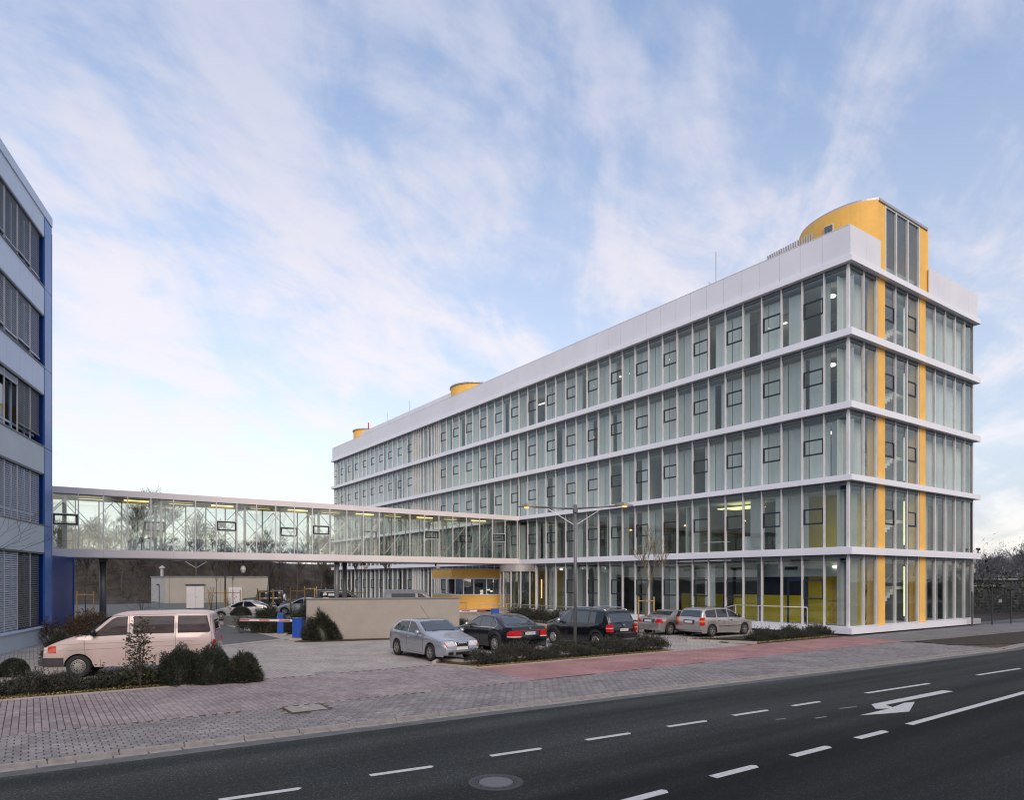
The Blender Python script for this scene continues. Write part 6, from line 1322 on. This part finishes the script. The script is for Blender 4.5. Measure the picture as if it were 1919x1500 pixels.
YT = [(406, 57, 'young bare tree with stakes left of the shed door', 1), (437, 58, 'young bare tree with stakes right of the first sapling before the shed', 1), (500, 60, 'young bare tree behind the dark off-road car', 1), (160, 50, 'young bare tree between stakes beside the blue wing', 1.0),
      (672, 58, 'young bare tree before the glass building left of the white van', 1), (731, 62, 'young bare tree rising behind the white van', 1), (600, 72, 'young bare tree with stakes left of the black van', 1)]
for i, (px, Y, lab, sc) in enumerate(YT):
    e = tree('young_tree', lab, ((px-959.5)/1284*Y, Y, 0), TY[i % 3], sc, i*1.3, 'staked young trees in the car park')
    if i not in (5,): stakes(e, 2.0, .58 if i else .62, -i*1.3+R(5))
for i, (px, Y, lab) in enumerate(((497, 52, 'empty timber tree frame beside the black off-road car'), (558, 55, 'empty timber tree frame left of the beige wall'), (582, 68, 'tall timber tree frame behind the pale silver car'))):
    e = empty('tree_frame', ((px-959.5)/1284*Y, Y, 0), 0); tag(e, lab, 'tree frame'); stakes(e, 2.2, .58)
# ---------------- embankment and thicket behind
def bank_t(x, y):
    s_ = min(1, max(0, (x+50)/16)); s_ = s_*s_*(3-2*s_)
    return min(1, max(0, (y-84-8*math.sin(x*.03)-26*s_)/22))
def terrain():
    q = MB(); nx, ny = 60, 26; V = []
    for j in range(ny):
        for i in range(nx):
            x = -230+i*360/(nx-1); y = 68+j*144/(ny-1)
            t = bank_t(x, y); h = 6.2*t*t*(3-2*t)+.5*math.sin(x*.11+y*.07)*t
            if x > 60: h *= max(.25, 1-(x-60)/60)
            V.append((x, y, h-.10))
    q.v = V; q.f = [(j*nx+i, j*nx+i+1, (j+1)*nx+i+1, (j+1)*nx+i) for j in range(ny-1) for i in range(nx-1)]; q.m = [0]*len(q.f); return q.build('embankment', 'bank', kind='structure', smooth=True)
terrain()
def bank_h(x, y):
    t = bank_t(x, y); h = 6.2*t*t*(3-2*t)
    return h*(max(.25, 1-(x-60)/60) if x > 60 else 1)-.1
def mass(name, label, protos, spots, m, cat):
    Vs = []; Fs = []; k = 0
    for (x, y, z, s, a, pi) in spots:
        V, F = protos[pi]; c, s_ = math.cos(a), math.sin(a); W_ = V*s; X = W_[:, 0]*c-W_[:, 1]*s_+x; Y = W_[:, 0]*s_+W_[:, 1]*c+y; Vs.append(np.stack([X, Y, W_[:, 2]+z], 1)); Fs.append(F+k); k += len(V)
    o = npmesh(name, np.concatenate(Vs), np.concatenate(Fs), m, kind='stuff'); tag(o, label, cat); return o
def arr(meshes):
    V = []; F = []; k = 0
    for me in meshes:
        v = np.empty(len(me.vertices)*3); me.vertices.foreach_get('co', v); v = v.reshape(-1, 3); f = np.array([list(p.vertices) for p in me.polygons if len(p.vertices) == 4]); V.append(v); F.append(f+k); k += len(v)
    return np.concatenate(V), np.concatenate(F)
PR = [arr(tree_mesh(90+i, 7.5, .10, 4, .85, .18, .10, rmin=.022)) for i in range(4)]
rng = np.random.default_rng(5)
sp1 = []
for i in range(190):
    x = rng.uniform(-95, 25); y = rng.uniform(84, 118)
    if x > -42 and y < 99: y = rng.uniform(100, 122)
    sp1.append((x, y, bank_h(x, y), rng.uniform(.40, .85) if y < 100 else rng.uniform(.5, .8), rng.uniform(0, 6), rng.integers(4)))
mass('bank_thicket', 'dense leafless thicket covering the embankment behind the car park', PR, sp1, 'twig_brown', 'thicket')
def brush(name, label, n, x0, x1, y0, y1, h, m, seed, wd=.05):
    rng = np.random.default_rng(seed); x = rng.uniform(x0, x1, n); y = rng.uniform(y0, y1, n); z = np.array([bank_h(a, b_) for a, b_ in zip(x, y)]) if y0 > 80 else np.zeros(n)
    hh = h*rng.uniform(.3, 1.15, n)*(np.where((x > -40) & (x < 30) & (y < 100) & (y > 80), .01, 1.))*(1+.25*np.sin(x*.5)+.2*np.sin(x*.17+1)); B = np.stack([x, y, z], 1); V, F = shoots(B, unit(np.stack([rng.normal(0, .35, n), rng.normal(0, .35, n), np.ones(n)], 1)), hh, 12, .42, wd, rng, 1.2); o = npmesh(name, V, F, m, kind='stuff'); tag(o, label, 'undergrowth'); return o
brush('undergrowth', 'tangled brown undergrowth over the embankment', 7000, -95, 25, 82, 112, 2.6, 'twig_brown', 77)
sp2 = []
for i in range(190):
    x = rng.uniform(48, 125); y = rng.uniform(66, 118); sp2.append((x, y, 0, rng.uniform(.62, 1.10)*(.8 if x < 62 else 1), rng.uniform(0, 6), rng.integers(4)))
mass('right_wood', 'leafless grey-blue wood beyond the mesh fence at the right edge', PR, sp2, 'twig_grey', 'wood')
brush('hedge_undergrowth', 'dark undergrowth behind the mesh fence at right', 5200, 36, 125, 56, 76, 3.0, 'leaf_dark', 79, .12)
brush('right_undergrowth', 'grey tangled undergrowth inside the right-hand wood', 16000, 45, 130, 70, 112, 5.8, 'twig_grey', 80, .05)
BT = [tree_mesh(110+i, 12.5, .19, 5, .72, .25, .12, rmin=.020) for i in range(3)]
for i, (px, Y, s, lab) in enumerate(((228, 84, .86, 'large bare tree seen through the left bays of the footbridge'), (262, 92, .86, 'large bare tree right of the first one behind the footbridge glass'), (300, 98, .85, 'bare tree behind the footbridge near the opening window'), (352, 100, .7, 'smaller bare tree behind the middle footbridge bays'),
        (556, 92, .62, 'bare tree behind the footbridge left of the glass building'), (600, 96, .72, 'bare tree beside the far end of the glass building'), (480, 105, .72, 'low bare tree on the bank behind the footbridge'), (130, 88, .6, 'small bare tree at the left end of the footbridge'))):
    x = (px-959.5)/1284*Y; tree('bare_tree', lab, (x, Y, bank_h(x, Y)*.6), BT[i % 3], s*.92, i*2.1)
for i, (x, y, s, lab) in enumerate(((-26, -14, 1.3, 'tall bare street tree across the road mirrored in the office glass'), (-14, -22, 1.2, 'bare street tree across the road behind the camera'), (22, -8, 1.2, 'bare street tree across the road right of the camera'), (40, 2, 1.25, 'bare street tree across the road far right'))):
    tree('street_tree', lab, (x, y, 0), BT[i % 3], s, i)
# twigs of a street tree reaching in at the left edge
rng = np.random.default_rng(9)
q = MB(); branch(q, rng, Vector((-16.0, 19.2, 3.6)), Vector((.92, .1, .15)), 1.6, .014, 2, 4, .7)
o = q.build('overhanging_twigs', 'bark'); tag(o, 'thin bare twigs reaching in at the left frame edge before the blue building', 'branch')
